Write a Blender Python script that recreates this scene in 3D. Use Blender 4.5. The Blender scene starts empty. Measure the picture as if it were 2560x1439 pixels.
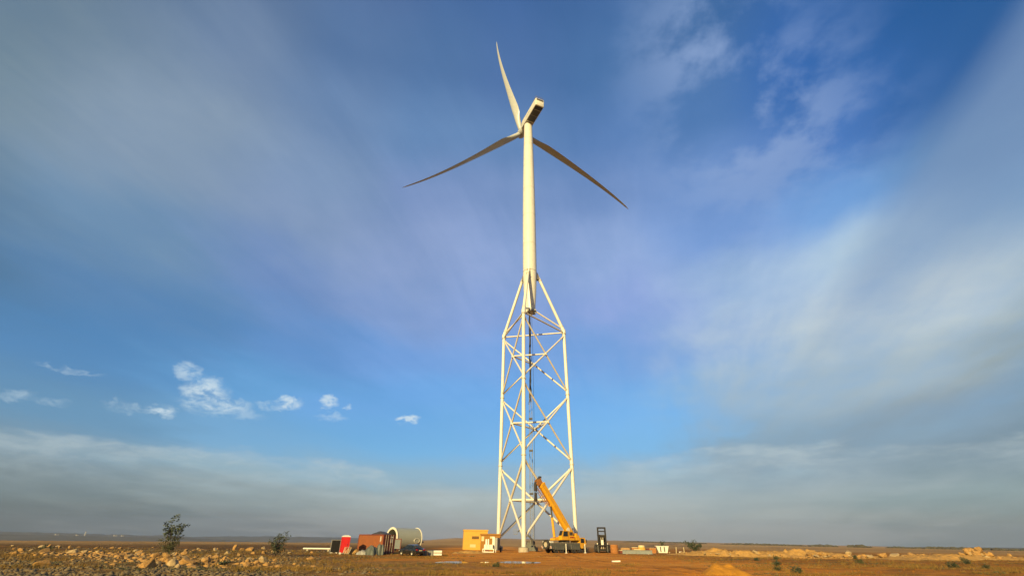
import bpy, bmesh, math, random
import numpy as np
from mathutils import Matrix, Vector, Euler
R = math.radians
scene = bpy.context.scene
COL = scene.collection
random.seed(7)

# ------------------------------------------------------------------ camera
cam_d = bpy.data.cameras.new('camera')
cam = bpy.data.objects.new('camera', cam_d); COL.objects.link(cam)
cam_d.sensor_width = 36; cam_d.lens = 15.559
cam_d.clip_start = 0.1; cam_d.clip_end = 60000
cam.matrix_world = (Matrix.Translation((0, 0, 2.1)) @ Matrix.Rotation(R(90 + 29.675), 4, 'X')
                    @ Matrix.Rotation(R(0.684), 4, 'Z'))
scene.camera = cam

# ------------------------------------------------------------------ colour management
scene.view_settings.view_transform = 'Standard'
scene.view_settings.look = 'None'
scene.view_settings.gamma = 1
scene.view_settings.use_curve_mapping = False
scene.view_settings.exposure = 0.835

# ------------------------------------------------------------------ sun (low, behind the camera on the left)
SUN_EL, SUN_AZ = 17.5, 202.0          # azimuth clockwise from +Y
sun_d = bpy.data.lights.new('sun', 'SUN')
sun_d.energy = 5.0; sun_d.angle = R(0.6); sun_d.color = (1.0, 0.76, 0.33)
sun = bpy.data.objects.new('sun', sun_d); COL.objects.link(sun)
sv = Vector((math.sin(R(SUN_AZ)) * math.cos(R(SUN_EL)), math.cos(R(SUN_AZ)) * math.cos(R(SUN_EL)), math.sin(R(SUN_EL))))
sun.rotation_euler = sv.to_track_quat('Z', 'Y').to_euler()
sun.location = (-60, -60, 80)

# ------------------------------------------------------------------ world: Nishita sky under a veil of high cloud
world = bpy.data.worlds.new('World'); scene.world = world; world.use_nodes = True
wt = world.node_tree
for n in list(wt.nodes): wt.nodes.remove(n)
def wn(t, **kw):
    n = wt.nodes.new(t)
    for k, v in kw.items(): setattr(n, k, v)
    return n
def put(sock, v):
    if isinstance(v, bpy.types.NodeSocket): wt.links.new(v, sock)
    elif v is not None: sock.default_value = v
def m(op, a, b=None, c=None, clamp=False):
    n = wn('ShaderNodeMath', operation=op, use_clamp=clamp)
    put(n.inputs[0], a); put(n.inputs[1], b); put(n.inputs[2], c)
    return n.outputs[0]
def vm(op, a, b=None, scale=None):
    n = wn('ShaderNodeVectorMath', operation=op)
    put(n.inputs[0], a); put(n.inputs[1], b)
    if scale is not None: put(n.inputs['Scale'], scale)
    return n.outputs['Value'] if op in ('DOT_PRODUCT', 'LENGTH', 'DISTANCE') else n.outputs[0]
def smooth(x, lo, hi, a=0.0, b=1.0):
    n = wn('ShaderNodeMapRange', interpolation_type='SMOOTHSTEP')
    put(n.inputs[0], x); put(n.inputs[1], lo); put(n.inputs[2], hi); put(n.inputs[3], a); put(n.inputs[4], b)
    return n.outputs[0]
def noise(vec, scale, detail=3, rough=0.5, distort=0.0):
    n = wn('ShaderNodeTexNoise', noise_dimensions='3D')
    put(n.inputs['Vector'], vec); n.inputs['Scale'].default_value = scale
    n.inputs['Detail'].default_value = detail; n.inputs['Roughness'].default_value = rough
    n.inputs['Distortion'].default_value = distort
    return n
def mix(f, a, b):
    n = wn('ShaderNodeMix', data_type='RGBA')
    put(n.inputs[0], f); put(n.inputs[6], a); put(n.inputs[7], b)
    return n.outputs[2]
def comb(x, y, z):
    n = wn('ShaderNodeCombineXYZ'); put(n.inputs[0], x); put(n.inputs[1], y); put(n.inputs[2], z)
    return n.outputs[0]

sky = wn('ShaderNodeTexSky', sky_type='NISHITA')
sky.sun_disc = False; sky.sun_elevation = R(SUN_EL); sky.sun_rotation = R(SUN_AZ)
sky.air_density = 1.0; sky.dust_density = 1.5; sky.ozone_density = 4.0
hs = wn('ShaderNodeHueSaturation'); hs.inputs['Saturation'].default_value = 1.2
wt.links.new(sky.outputs[0], hs.inputs['Color'])
clear = hs.outputs[0]

D = wn('ShaderNodeTexCoord').outputs['Generated']
sep = wn('ShaderNodeSeparateXYZ'); put(sep.inputs[0], D)
dx, dy, dz = sep.outputs
AZ = m('MULTIPLY', m('ARCTAN2', dx, dy), 57.29578)
EL = m('MULTIPLY', m('ARCSINE', dz), 57.29578)
# the flat cloud layer: coordinates on a plane overhead, turned to the wind direction
iz = m('DIVIDE', 1.0, m('ADD', m('MAXIMUM', dz, 0.0), 0.10))
px_ = m('MULTIPLY', dx, iz); py_ = m('MULTIPLY', dy, iz)
ca, sa = math.cos(R(17)), math.sin(R(17))
across = m('SUBTRACT', m('MULTIPLY', px_, ca), m('MULTIPLY', py_, sa))
along = m('ADD', m('MULTIPLY', px_, sa), m('MULTIPLY', py_, ca))
P_str = comb(m('MULTIPLY', across, 1.0), m('MULTIPLY', along, 0.30), 0.0)
P_iso = comb(px_, py_, 0.0)
n_str = noise(P_str, 1.7, 7, 0.58, 0.4)
n_fib = noise(comb(m('MULTIPLY', across, 4.5), m('MULTIPLY', along, 0.55), 2.0), 1.0, 6, 0.62, 0.9)
n_big = noise(P_iso, 0.9, 4, 0.5, 0.3)
n_mot = noise(P_iso, 5.0, 7, 0.58, 0.15)
n_lo = noise(comb(m('MULTIPLY', AZ, 0.10), m('MULTIPLY', EL, 0.42), 3.7), 1.0, 6, 0.6, 0.3)
sb = wn('ShaderNodeSeparateColor'); put(sb.inputs[0], n_big.outputs['Color'])
ss = wn('ShaderNodeSeparateColor'); put(ss.inputs[0], n_str.outputs['Color'])
AZw = m('ADD', AZ, m('ADD', m('MULTIPLY', m('SUBTRACT', sb.outputs[0], 0.5), 26.0), m('MULTIPLY', m('SUBTRACT', ss.outputs[0], 0.5), 20.0)))
ELw = m('ADD', EL, m('MULTIPLY', m('ADD', m('SUBTRACT', sb.outputs[1], 0.5), m('SUBTRACT', ss.outputs[1], 0.5)),
                     smooth(EL, 4.0, 30.0, 2.0, 13.0)))
CLOUD=[
 (-60,[(0.5,0.49,0.57,0.56,0.85),(4,0.87,1.12,1.2,0.85),(6.5,1.23,1.78,2.12,0.8),(10,0.74,1.33,1.83,0.8),(15,0.53,1.16,1.73,0.8),(20,0.56,1.18,1.82,0.8),(26,0.77,1.35,1.92,0.8),(33,1.14,1.7,2.07,0.8),(40,1.15,1.67,2.05,0.8),(48,1.02,1.51,2.1,0.8),(56,0.81,1.24,1.95,0.8),(66,0.63,1.01,1.97,0.79)]),
 (-45,[(0.5,0.58,0.71,0.68,0.85),(4,1.08,1.4,1.5,0.85),(6.5,1.44,2.14,2.64,0.8),(10,0.95,2.02,3.13,0.72),(15,0.63,1.65,3.18,0.44),(20,0.91,1.82,3.18,0.53),(26,1.08,1.91,2.97,0.8),(33,1.62,2.24,3.02,0.8),(40,1.75,2.35,3.09,0.8),(48,1.31,1.88,2.83,0.8),(56,0.85,1.36,2.33,0.8),(66,0.63,1.06,2.17,0.8)]),
 (-30,[(0.5,1.45,1.52,1.45,0.85),(4,1.92,2.29,2.31,0.85),(6.5,2.05,2.98,3.47,0.8),(10,1.44,2.94,4.52,0.44),(15,1.03,2.69,4.87,0.61),(20,1.02,2.16,4.35,0.69),(26,1.22,1.96,3.68,0.79),(33,1.65,2.3,3.54,0.8),(40,1.63,2.34,3.58,0.8),(48,1.11,1.82,3.13,0.8),(56,0.7,1.3,2.53,0.8),(66,0.54,1.01,2.25,0.8)]),
 (-15,[(0.5,2.48,2.42,2.18,0.85),(4,2.64,2.91,2.75,0.85),(6.5,2.0,3.04,3.7,0.8),(10,1.08,2.9,5.02,0.4),(15,1.27,2.92,5.67,0.64),(20,1.33,2.54,5.07,0.74),(26,1.65,2.43,4.33,0.8),(33,1.92,2.58,4.26,0.8),(40,1.51,2.18,3.84,0.8),(48,0.98,1.81,3.34,0.8),(56,0.6,1.25,2.6,0.8),(66,0.45,1.01,2.36,0.8)]),
 (0,[(0.5,3.11,2.87,2.51,0.85),(4,2.93,3.14,2.92,0.85),(6.5,2.02,3.13,4.0,0.8),(10,1.27,3.0,5.17,0.49),(15,1.47,3.22,6.0,0.53),(20,1.6,2.84,5.44,0.67),(26,1.82,2.64,4.83,0.8),(33,2.11,2.85,4.77,0.8),(40,1.51,2.24,3.96,0.8),(48,0.97,1.8,3.41,0.8),(56,0.6,1.24,2.76,0.8),(66,0.42,1.01,2.48,0.8)]),
 (15,[(0.5,3.25,3.1,2.64,0.85),(4,3.08,3.24,3.05,0.85),(6.5,2.29,2.97,3.25,0.8),(10,1.46,3.22,5.12,0.63),(15,1.64,3.43,5.78,0.51),(20,1.68,2.76,5.01,0.69),(26,2.15,2.87,5.15,0.8),(33,2.32,3.14,5.09,0.8),(40,1.51,2.3,4.2,0.8),(48,0.91,1.73,3.59,0.8),(56,0.6,1.35,2.92,0.8),(66,0.45,1.06,2.56,0.8)]),
 (30,[(0.5,2.83,2.76,2.42,0.85),(4,2.57,2.82,2.74,0.85),(6.5,1.84,2.14,2.25,0.8),(10,1.84,2.38,2.64,0.8),(15,2.88,3.43,3.57,0.8),(20,4.14,4.63,4.64,0.8),(26,2.91,3.85,5.16,0.8),(33,1.61,2.63,4.97,0.8),(40,1.24,2.16,4.31,0.8),(48,0.71,1.55,3.4,0.8),(56,0.47,1.19,2.75,0.8),(66,0.39,1.01,2.48,0.8)]),
 (45,[(0.5,1.83,1.93,1.68,0.85),(4,1.79,2.2,2.16,0.85),(6.5,1.34,1.61,1.67,0.8),(10,1.73,2.18,2.44,0.8),(15,2.89,3.42,3.54,0.8),(20,4.25,4.72,4.65,0.8),(26,3.34,4.33,5.08,0.8),(33,1.33,2.64,5.01,0.8),(40,0.55,1.39,3.7,0.8),(48,0.29,1.02,3.13,0.8),(56,0.34,1.0,2.72,0.8),(66,0.32,0.92,2.48,0.8)]),
 (60,[(0.5,1.16,1.21,1.09,0.85),(4,1.05,1.35,1.34,0.85),(6.5,0.89,1.09,1.09,0.8),(10,1.33,1.73,1.8,0.8),(15,1.84,2.29,2.35,0.8),(20,2.41,3.09,3.43,0.8),(26,1.53,2.55,3.85,0.8),(33,0.89,1.73,3.0,0.72),(40,0.1,0.57,1.99,0.5),(48,0.07,0.6,2.18,0.54),(56,0.23,0.86,2.44,0.8),(66,0.23,0.84,2.36,0.8)]),
]
PUFFS = [(-34.9,13.4,2.6,1.5,.85),(-33.4,12.2,3.8,1.0,.75),(-36.9,15.0,1.5,1.0,.6),(-32.4,11.6,4.4,.8,.4),(-37.9,10.9,1.6,.75,.85),(-40.5,10.7,2.6,.5,.3),
         (-26.4,13.3,1.5,.9,.9),(-27.8,12.8,2.4,.6,.45),(-22.4,13.8,1.4,.9,.9),(-21.6,12.3,2.0,.6,.35),(-20.0,13.6,.5,.3,.6),(-12.8,12.7,1.7,.5,.95),(-47.2,10.3,2.6,.5,.35),(-45.9,13.1,2.8,.35,.3)]
BANK = [(-90,8.0),(-48,7.6),(-41.7,7.7),(-35,7.6),(-26,7.9),(-17.6,7.0),(-10.7,6.0),(-4,6.4),(8.5,7.6),(18,8.8),(24,9.6),(32,9.0),(48,8.5),(90,8.0)]

# columns of cloud cover by azimuth, each a ramp of colour and cover over elevation
KC = 10.0
elf = m('DIVIDE', ELw, 70.0, clamp=True)
acc = None; acca = None
for i, (az0, stops) in enumerate(CLOUD):
    r = wn('ShaderNodeValToRGB'); cr = r.color_ramp; cr.interpolation = 'EASE'
    while len(cr.elements) < len(stops): cr.elements.new(0.5)
    for e, s in zip(cr.elements, stops): e.position = s[0] / 70.0
    for e, s in zip(cr.elements, stops): e.color = (s[1] / KC, s[2] / KC, s[3] / KC, s[4])
    put(r.inputs[0], elf)
    if i == 0: w = smooth(AZw, az0, az0 + 15.0, 1.0, 0.0)
    elif i == len(CLOUD) - 1: w = smooth(AZw, az0 - 15.0, az0, 0.0, 1.0)
    else: w = m('MULTIPLY', smooth(AZw, az0 - 15.0, az0), smooth(AZw, az0, az0 + 15.0, 1.0, 0.0))
    c = vm('SCALE', r.outputs[0], scale=m('MULTIPLY', w, KC))
    al = m('MULTIPLY', r.outputs[1], w)
    acc = c if acc is None else vm('ADD', acc, c)
    acca = al if acca is None else m('ADD', acca, al)
ragged = m('ADD', m('MULTIPLY', m('SUBTRACT', n_str.outputs[0], 0.5), 1.7), m('MULTIPLY', m('SUBTRACT', n_mot.outputs[0], 0.5), 0.55))
ragged = m('ADD', ragged, m('MULTIPLY', m('SUBTRACT', n_fib.outputs[0], 0.5), 0.55))
hi_f = smooth(EL, 6.0, 16.0)
cover = m('ADD', acca, m('MULTIPLY', ragged, m('MULTIPLY', hi_f, 0.60)), clamp=True)
col1 = mix(cover, clear, acc)

# one long bright streak low over the right-hand side
s_off = m('ADD', m('SUBTRACT', m('MULTIPLY', px_, 0.966), m('MULTIPLY', py_, 0.259)), m('MULTIPLY', m('SUBTRACT', n_str.outputs[0], 0.5), 0.25))
st = m('MULTIPLY', smooth(s_off, 0.72, 0.86), smooth(s_off, 0.95, 1.35, 1.0, 0.0))
st = m('MULTIPLY', st, m('MULTIPLY', smooth(EL, 15.0, 30.0), smooth(dy, 0.0, 0.2)))
col2 = mix(m('MULTIPLY', st, 0.68), col1, (1.35, 2.1, 3.4, 1))

# patch of mottled high cloud
def dirv(az, el): return (math.sin(R(az)) * math.cos(R(el)), math.cos(R(az)) * math.cos(R(el)), math.sin(R(el)))
def near(az, el, rad, soft=1.0, vec=None):
    return smooth(vm('DISTANCE', vec or D, dirv(az, el)), R(rad) * (1 - soft), R(rad), 1.0, 0.0)
mot_m = m('MAXIMUM', near(39, 43, 16), near(36, 53, 13))
mot = m('MULTIPLY', mot_m, smooth(n_mot.outputs[0], 0.41, 0.62))
col3 = mix(m('MULTIPLY', mot, 0.70), col2, (1.9, 2.7, 4.4, 1))

# small fair-weather puffs above the left horizon
n_puf = noise(vm('MULTIPLY', D, (1.0, 1.0, 1.8)), 34.0, 7, 0.62, 0.3)
wv = vm('SCALE', vm('SUBTRACT', n_puf.outputs['Color'], (0.5, 0.5, 0.5)), scale=0.040)
Dw = vm('ADD', D, wv)
pf = None
for az0, el0, rx, rz, amp in PUFFS:
    c0 = dirv(az0, el0)
    q = vm('SUBTRACT', Dw, c0)
    k = math.cos(R(az0)); s0 = math.sin(R(az0))
    u = vm('DOT_PRODUCT', q, (k / R(rx), -s0 / R(rx), 0)); v = vm('DOT_PRODUCT', q, (0, 0, 1 / R(rz)))
    d2 = m('ADD', m('MULTIPLY', u, u), m('MULTIPLY', v, v))
    b = m('MULTIPLY', smooth(d2, 0.0, 1.0, 1.0, 0.0), amp)
    b = m('MULTIPLY', b, smooth(dy, 0.0, 0.2))
    pf = b if pf is None else m('MAXIMUM', pf, b)
pf = m('MULTIPLY', pf, smooth(n_puf.outputs[0], 0.36, 0.60, 0.12, 1.0))
col4 = mix(pf, col3, (4.3, 5.2, 5.7, 1))

# the low bank of cloud and haze along the horizon
er = wn('ShaderNodeFloatCurve')
put(er.inputs[1], m('DIVIDE', m('ADD', AZ, 90.0), 180.0, clamp=True))
cv = er.mapping.curves[0]
for i, (a_, e_) in enumerate(BANK):
    x_, y_ = (a_ + 90) / 180, e_ / 20
    if i == 0: cv.points[0].location = (x_, y_)
    elif i == len(BANK) - 1: cv.points[-1].location = (x_, y_)
    else: cv.points.new(x_, y_)
er.mapping.update()
edge = m('MULTIPLY', er.outputs[0], 20.0)
t = m('ADD', m('SUBTRACT', edge, EL), m('MULTIPLY', m('SUBTRACT', n_lo.outputs[0], 0.5), 4.5))
# its sunlit upper edge, brightest and most broken on the left
rim = m('MULTIPLY', smooth(t, -0.35, 0.75), smooth(t, 0.4, 6.2, 1.0, 0.0))
rim = m('MULTIPLY', rim, smooth(n_lo.outputs[0], 0.36, 0.62, 0.25, 1.0))
n_bk = noise(comb(m('MULTIPLY', AZ, 0.30), m('MULTIPLY', EL, 0.9), 9.1), 1.0, 6, 0.62, 0.4)
rim = m('MULTIPLY', rim, smooth(n_bk.outputs[0], 0.30, 0.66, 0.35, 1.0))
rim = m('MULTIPLY', rim, smooth(AZ, -30.0, 10.0, 0.52, 0.58))
col5 = mix(rim, col4, (3.7, 4.3, 4.4, 1))
# faint horizontal layering in the haze below it
lay = noise(comb(m('MULTIPLY', AZ, 0.03), m('MULTIPLY', EL, 0.9), 1.3), 1.0, 4, 0.6, 0.2)
layf = m('ADD', 1.0, m('MULTIPLY', m('SUBTRACT', lay.outputs[0], 0.5), smooth(EL, 4.0, 9.0, 0.22, 0.0)))
col5 = vm('SCALE', col5, scale=layf)

bg = wn('ShaderNodeBackground'); put(bg.inputs[0], col5); bg.inputs[1].default_value = 0.084
wo = wn('ShaderNodeOutputWorld'); wt.links.new(bg.outputs[0], wo.inputs[0])
world.cycles.sampling_method = 'MANUAL'; world.cycles.sample_map_resolution = 256

# ================================================================== helpers
def tag(o, label=None, cat=None, group=None, kind=None):
    if label: o['label'] = label
    if cat: o['category'] = cat
    if group: o['group'] = group
    if kind: o['kind'] = kind
    return o

SPLIT = set('sleeve side_skirt deck_edge mirror footing side_window sheave marking_plate side_marking louvre stripe corner_trim floor_shade_panel lift_cylinder louvre_panel slat window hoist_rope rear_box lettering side_lettering clamp'.split())
class MB:
    """collects shapes and builds them as one mesh object"""
    def __init__(self): self.v = []; self.f = []
    def add(self, vs, fs, M=None):
        b = len(self.v)
        for p in vs:
            p = Vector(p)
            self.v.append(tuple(M @ p) if M is not None else tuple(p))
        self.f += [tuple(b + i for i in f) for f in fs]
        return self
    def box(self, c, s, rot=None):
        x, y, z = (a / 2 for a in s)
        vs = [(-x,-y,-z),(x,-y,-z),(x,y,-z),(-x,y,-z),(-x,-y,z),(x,-y,z),(x,y,z),(-x,y,z)]
        M = Matrix.Translation(c)
        if rot: M = M @ Euler([R(a) for a in rot]).to_matrix().to_4x4()
        return self.add(vs, [(3,2,1,0),(4,5,6,7),(0,1,5,4),(1,2,6,5),(2,3,7,6),(3,0,4,7)], M)
    def bb(self, lo, hi):
        return self.box([(a+b)/2 for a, b in zip(lo, hi)], [abs(b-a) for a, b in zip(lo, hi)])
    def cyl(self, p0, p1, r0, r1=None, n=12, caps=True):
        r1 = r0 if r1 is None else r1
        p0, p1 = Vector(p0), Vector(p1); d = (p1 - p0).normalized()
        q = d.to_track_quat('Z', 'Y').to_matrix()
        b = len(self.v)
        for p, r in ((p0, r0), (p1, r1)):
            for i in range(n):
                a = 2*math.pi*i/n
                self.v.append(tuple(p + q @ Vector((math.cos(a)*r, math.sin(a)*r, 0))))
        for i in range(n):
            j = (i+1) % n; self.f.append((b+i, b+j, b+n+j, b+n+i))
        if caps:
            self.f.append(tuple(b+i for i in reversed(range(n)))); self.f.append(tuple(b+n+i for i in range(n)))
        return self
    def bar(self, p0, p1, w, h=None):
        h = h or w; p0, p1 = Vector(p0), Vector(p1); d = p1 - p0
        q = d.to_track_quat('Y', 'Z').to_matrix().to_4x4()
        M = Matrix.Translation((p0+p1)/2) @ q
        x, y, z = w/2, d.length/2, h/2
        vs = [(-x,-y,-z),(x,-y,-z),(x,y,-z),(-x,y,-z),(-x,-y,z),(x,-y,z),(x,y,z),(-x,y,z)]
        return self.add(vs, [(3,2,1,0),(4,5,6,7),(0,1,5,4),(1,2,6,5),(2,3,7,6),(3,0,4,7)], M)
    def lathe(self, prof, n=24, M=None, close=False):
        b = len(self.v); k = len(prof)
        for r, z in prof:
            for i in range(n):
                a = 2*math.pi*i/n; p = Vector((r*math.cos(a), r*math.sin(a), z))
                self.v.append(tuple(M @ p) if M is not None else tuple(p))
        for s in range(k if close else k-1):
            for i in range(n):
                j = (i+1) % n; t = (s+1) % k
                self.f.append((b+s*n+i, b+s*n+j, b+t*n+j, b+t*n+i))
        return self
    def prism(self, poly, y0, y1, M=None):
        """polygon in x,z extruded along y"""
        n = len(poly)
        vs = [(x, y0, z) for x, z in poly] + [(x, y1, z) for x, z in poly]
        fs = [tuple(range(n)), tuple(reversed(range(n, 2*n)))]
        fs += [(i, n+i, n+(i+1) % n, (i+1) % n) for i in range(n)]
        return self.add(vs, fs, M)
    def loft(self, rings, cap=True):
        b = len(self.v); n = len(rings[0])
        for r in rings: self.v += [tuple(p) for p in r]
        for s in range(len(rings)-1):
            for i in range(n):
                j = (i+1) % n
                self.f.append((b+s*n+i, b+s*n+j, b+(s+1)*n+j, b+(s+1)*n+i))
        if cap:
            self.f.append(tuple(b+i for i in reversed(range(n)))); e = b+(len(rings)-1)*n
            self.f.append(tuple(e+i for i in range(n)))
        return self
    def islands(self):
        par = list(range(len(self.v)))
        def find(a):
            while par[a] != a: par[a] = par[par[a]]; a = par[a]
            return a
        for f in self.f:
            for q in f[1:]: par[find(q)] = find(f[0])
        g = {}
        for f in self.f: g.setdefault(find(f[0]), []).append(f)
        out = []
        for fs in g.values():
            ids = sorted({i for f in fs for i in f}); mp = {i: k for k, i in enumerate(ids)}
            b = MB(); b.v = [self.v[i] for i in ids]; b.f = [tuple(mp[i] for i in f) for f in fs]; out.append(b)
        return out
    def build(self, name, mat, parent=None, smooth=False, loc=None, rz=None):
        if name in SPLIT:
            parts = self.islands()
            if len(parts) > 1: return [p.build1(name, mat, parent, smooth, loc, rz) for p in parts][0]
        return self.build1(name, mat, parent, smooth, loc, rz)
    def build1(self, name, mat, parent=None, smooth=False, loc=None, rz=None):
        me = bpy.data.meshes.new(name); me.from_pydata(self.v, [], self.f); me.validate()
        bm = bmesh.new(); bm.from_mesh(me); bmesh.ops.recalc_face_normals(bm, faces=bm.faces); bm.to_mesh(me); bm.free()
        if smooth: smooth_mesh(me)
        return link(name, me, mat, parent, loc, rz)
def smooth_mesh(me, ang=35):
    me.shade_smooth()
    try: me.set_sharp_from_angle(angle=R(ang))
    except Exception: pass
def link(name, me, mat, parent=None, loc=None, rz=None):
    o = bpy.data.objects.new(name, me); COL.objects.link(o)
    if mat is not None and not me.materials: me.materials.append(mat)
    if parent is not None: o.parent = parent
    if loc is not None: o.location = loc
    if rz is not None: o.rotation_euler = (0, 0, R(rz))
    return o
def thing(name, label, cat, loc=(0,0,0), rz=0, group=None):
    o = bpy.data.objects.new(name, None); COL.objects.link(o); o.empty_display_size = 0.5
    o.location = loc; o.rotation_euler = (0, 0, R(rz))
    return tag(o, label, cat, group)
def copy_tree(o, parent=None):
    c = o.copy(); COL.objects.link(c); c.parent = parent
    for ch in list(o.children): copy_tree(ch, c)
    return c

# ------------------------------------------------------------------ materials
ALB = 0.70          # paint and earth values below are stated for a brighter print; this brings them to real reflectances
def material(name, col, rough=0.6, metal=0.0, vary=0.12, scale=1.5, bump=0.0, bscale=20.0, dirt=None, dirt_amt=0.0, coat=0.0, spec=0.5):
    mt = bpy.data.materials.new(name); mt.use_nodes = True
    col = tuple(c*ALB for c in col); dirt = tuple(c*ALB for c in dirt) if dirt else None
    nt = mt.node_tree; b = nt.nodes['Principled BSDF']
    b.inputs['Roughness'].default_value = rough; b.inputs['Metallic'].default_value = metal
    b.inputs['Specular IOR Level'].default_value = spec
    if coat: b.inputs['Coat Weight'].default_value = coat
    tc = nt.nodes.new('ShaderNodeTexCoord')
    nz = nt.nodes.new('ShaderNodeTexNoise'); nz.inputs['Scale'].default_value = scale; nz.inputs['Detail'].default_value = 6; nz.inputs['Roughness'].default_value = 0.65
    nt.links.new(tc.outputs['Object'], nz.inputs['Vector'])
    mr = nt.nodes.new('ShaderNodeMapRange'); mr.inputs[1].default_value = 0.25; mr.inputs[2].default_value = 0.75
    mr.inputs[3].default_value = 1 - vary; mr.inputs[4].default_value = 1 + vary
    nt.links.new(nz.outputs[0], mr.inputs[0])
    sc = nt.nodes.new('ShaderNodeVectorMath'); sc.operation = 'SCALE'; sc.inputs[0].default_value = col
    nt.links.new(mr.outputs[0], sc.inputs['Scale'])
    out = sc.outputs[0]
    if dirt:
        n2 = nt.nodes.new('ShaderNodeTexNoise'); n2.inputs['Scale'].default_value = scale*2.3; n2.inputs['Detail'].default_value = 8; n2.inputs['Roughness'].default_value = 0.7
        nt.links.new(tc.outputs['Object'], n2.inputs['Vector'])
        m2 = nt.nodes.new('ShaderNodeMapRange'); m2.interpolation_type = 'SMOOTHSTEP'
        m2.inputs[1].default_value = 0.48; m2.inputs[2].default_value = 0.72; m2.inputs[4].default_value = dirt_amt
        nt.links.new(n2.outputs[0], m2.inputs[0])
        mx = nt.nodes.new('ShaderNodeMix'); mx.data_type = 'RGBA'; mx.inputs[7].default_value = (*dirt, 1)
        nt.links.new(m2.outputs[0], mx.inputs[0]); nt.links.new(out, mx.inputs[6]); out = mx.outputs[2]
    nt.links.new(out, b.inputs['Base Color'])
    if bump:
        n3 = nt.nodes.new('ShaderNodeTexNoise'); n3.inputs['Scale'].default_value = bscale; n3.inputs['Detail'].default_value = 6
        nt.links.new(tc.outputs['Object'], n3.inputs['Vector'])
        bp = nt.nodes.new('ShaderNodeBump'); bp.inputs['Strength'].default_value = bump; bp.inputs['Distance'].default_value = 0.1
        nt.links.new(n3.outputs[0], bp.inputs['Height']); nt.links.new(bp.outputs[0], b.inputs['Normal'])
    return mt
RUST = (0.16, 0.06, 0.025); DUST = (0.36, 0.24, 0.12)
M_TOWER = material('tower_paint', (0.76, 0.75, 0.68), 0.38, vary=0.03, scale=0.25, dirt=(0.55, 0.5, 0.42), dirt_amt=0.35)
M_BRACE = material('brace_paint', (0.72, 0.68, 0.60), 0.45, vary=0.05, scale=0.4, dirt=(0.46, 0.36, 0.27), dirt_amt=0.4)
M_FLANGE = material('flange_steel', (0.20, 0.18, 0.15), 0.5, vary=0.2, scale=2)
M_BLADE = material('blade_gelcoat', (0.52, 0.55, 0.57), 0.33, vary=0.03, scale=0.2, dirt=(0.5, 0.47, 0.42), dirt_amt=0.3)
M_INK = material('black_sheet', (0.006, 0.006, 0.007), 0.6, vary=0.2, spec=0.2)
M_GLASS = material('dark_glass', (0.02, 0.025, 0.03), 0.08, vary=0.1)
M_BLACK = material('black_rubber', (0.02, 0.02, 0.022), 0.75, vary=0.25, scale=4, dirt=DUST, dirt_amt=0.25)
M_DARK = material('dark_steel', (0.045, 0.042, 0.04), 0.55, vary=0.25, scale=2, dirt=DUST, dirt_amt=0.3)
M_FORKB = material('forklift_body', (0.09, 0.04, 0.012), 0.55, vary=0.3, scale=2, dirt=(0.05, 0.02, 0.01), dirt_amt=0.5)
M_FRAME = material('forklift_frame', (0.012, 0.009, 0.008), 0.5, vary=0.25, scale=2, dirt=(0.06, 0.035, 0.015), dirt_amt=0.35, spec=0.15)
M_CONC = material('concrete', (0.48, 0.42, 0.32), 0.9, vary=0.15, scale=2.5, bump=0.3, dirt=(0.38, 0.24, 0.11), dirt_amt=0.6)
M_CRANE = material('crane_yellow', (0.80, 0.40, 0.02), 0.42, vary=0.08, scale=1.2, dirt=(0.35, 0.17, 0.03), dirt_amt=0.4)
M_CRBODY = material('carrier_grey', (0.10, 0.11, 0.10), 0.5, vary=0.15, scale=1.5, dirt=DUST, dirt_amt=0.4)
M_RIM = material('wheel_rim', (0.5, 0.44, 0.34), 0.45, vary=0.15, scale=4)
M_WHITE = material('white_paint', (0.78, 0.75, 0.66), 0.5, vary=0.05, scale=2, dirt=(0.5, 0.4, 0.27), dirt_amt=0.35)
M_GREY = material('grey_paint', (0.25, 0.25, 0.24), 0.55, vary=0.12, scale=2, dirt=DUST, dirt_amt=0.35)
M_BLUEGREY = material('blue_grey_steel', (0.16, 0.19, 0.20), 0.55, vary=0.15, scale=1.6, dirt=DUST, dirt_amt=0.4)
M_RED = material('toilet_plastic', (0.62, 0.012, 0.012), 0.4, vary=0.06, scale=2)
M_CONT = material('container_brown', (0.28, 0.082, 0.019), 0.6, vary=0.15, scale=1.5, dirt=RUST, dirt_amt=0.5)
M_CONTD = material('container_door', (0.17, 0.035, 0.02), 0.55, vary=0.15, scale=1.5, dirt=RUST, dirt_amt=0.4)
M_TUBE = material('tube_primer', (0.34, 0.365, 0.33), 0.5, vary=0.06, scale=0.7, dirt=(0.36, 0.33, 0.26), dirt_amt=0.3)
M_TARP = material('tarpaulin', (0.085, 0.10, 0.088), 0.6, vary=0.25, scale=2.5, bump=0.5, bscale=4)
M_YB = material('yellow_render', (0.68, 0.38, 0.06), 0.9, vary=0.06, scale=1.0, bump=0.2, bscale=30, dirt=(0.45, 0.26, 0.07), dirt_amt=0.4)
M_OCH = material('ochre_render', (0.34, 0.155, 0.02), 0.9, vary=0.08, scale=1.0, bump=0.2, bscale=30, dirt=(0.28, 0.13, 0.03), dirt_amt=0.5)
M_PALE = material('pale_board', (0.68, 0.55, 0.30), 0.7, vary=0.06)
M_CAR = material('car_paint', (0.012, 0.016, 0.018), 0.18, vary=0.1, coat=0.6, dirt=DUST, dirt_amt=0.12)
M_LAMP = material('tail_lamp', (0.35, 0.01, 0.01), 0.2, vary=0.05)
M_WOOD = material('timber', (0.46, 0.27, 0.11), 0.85, vary=0.25, scale=5)
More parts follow.
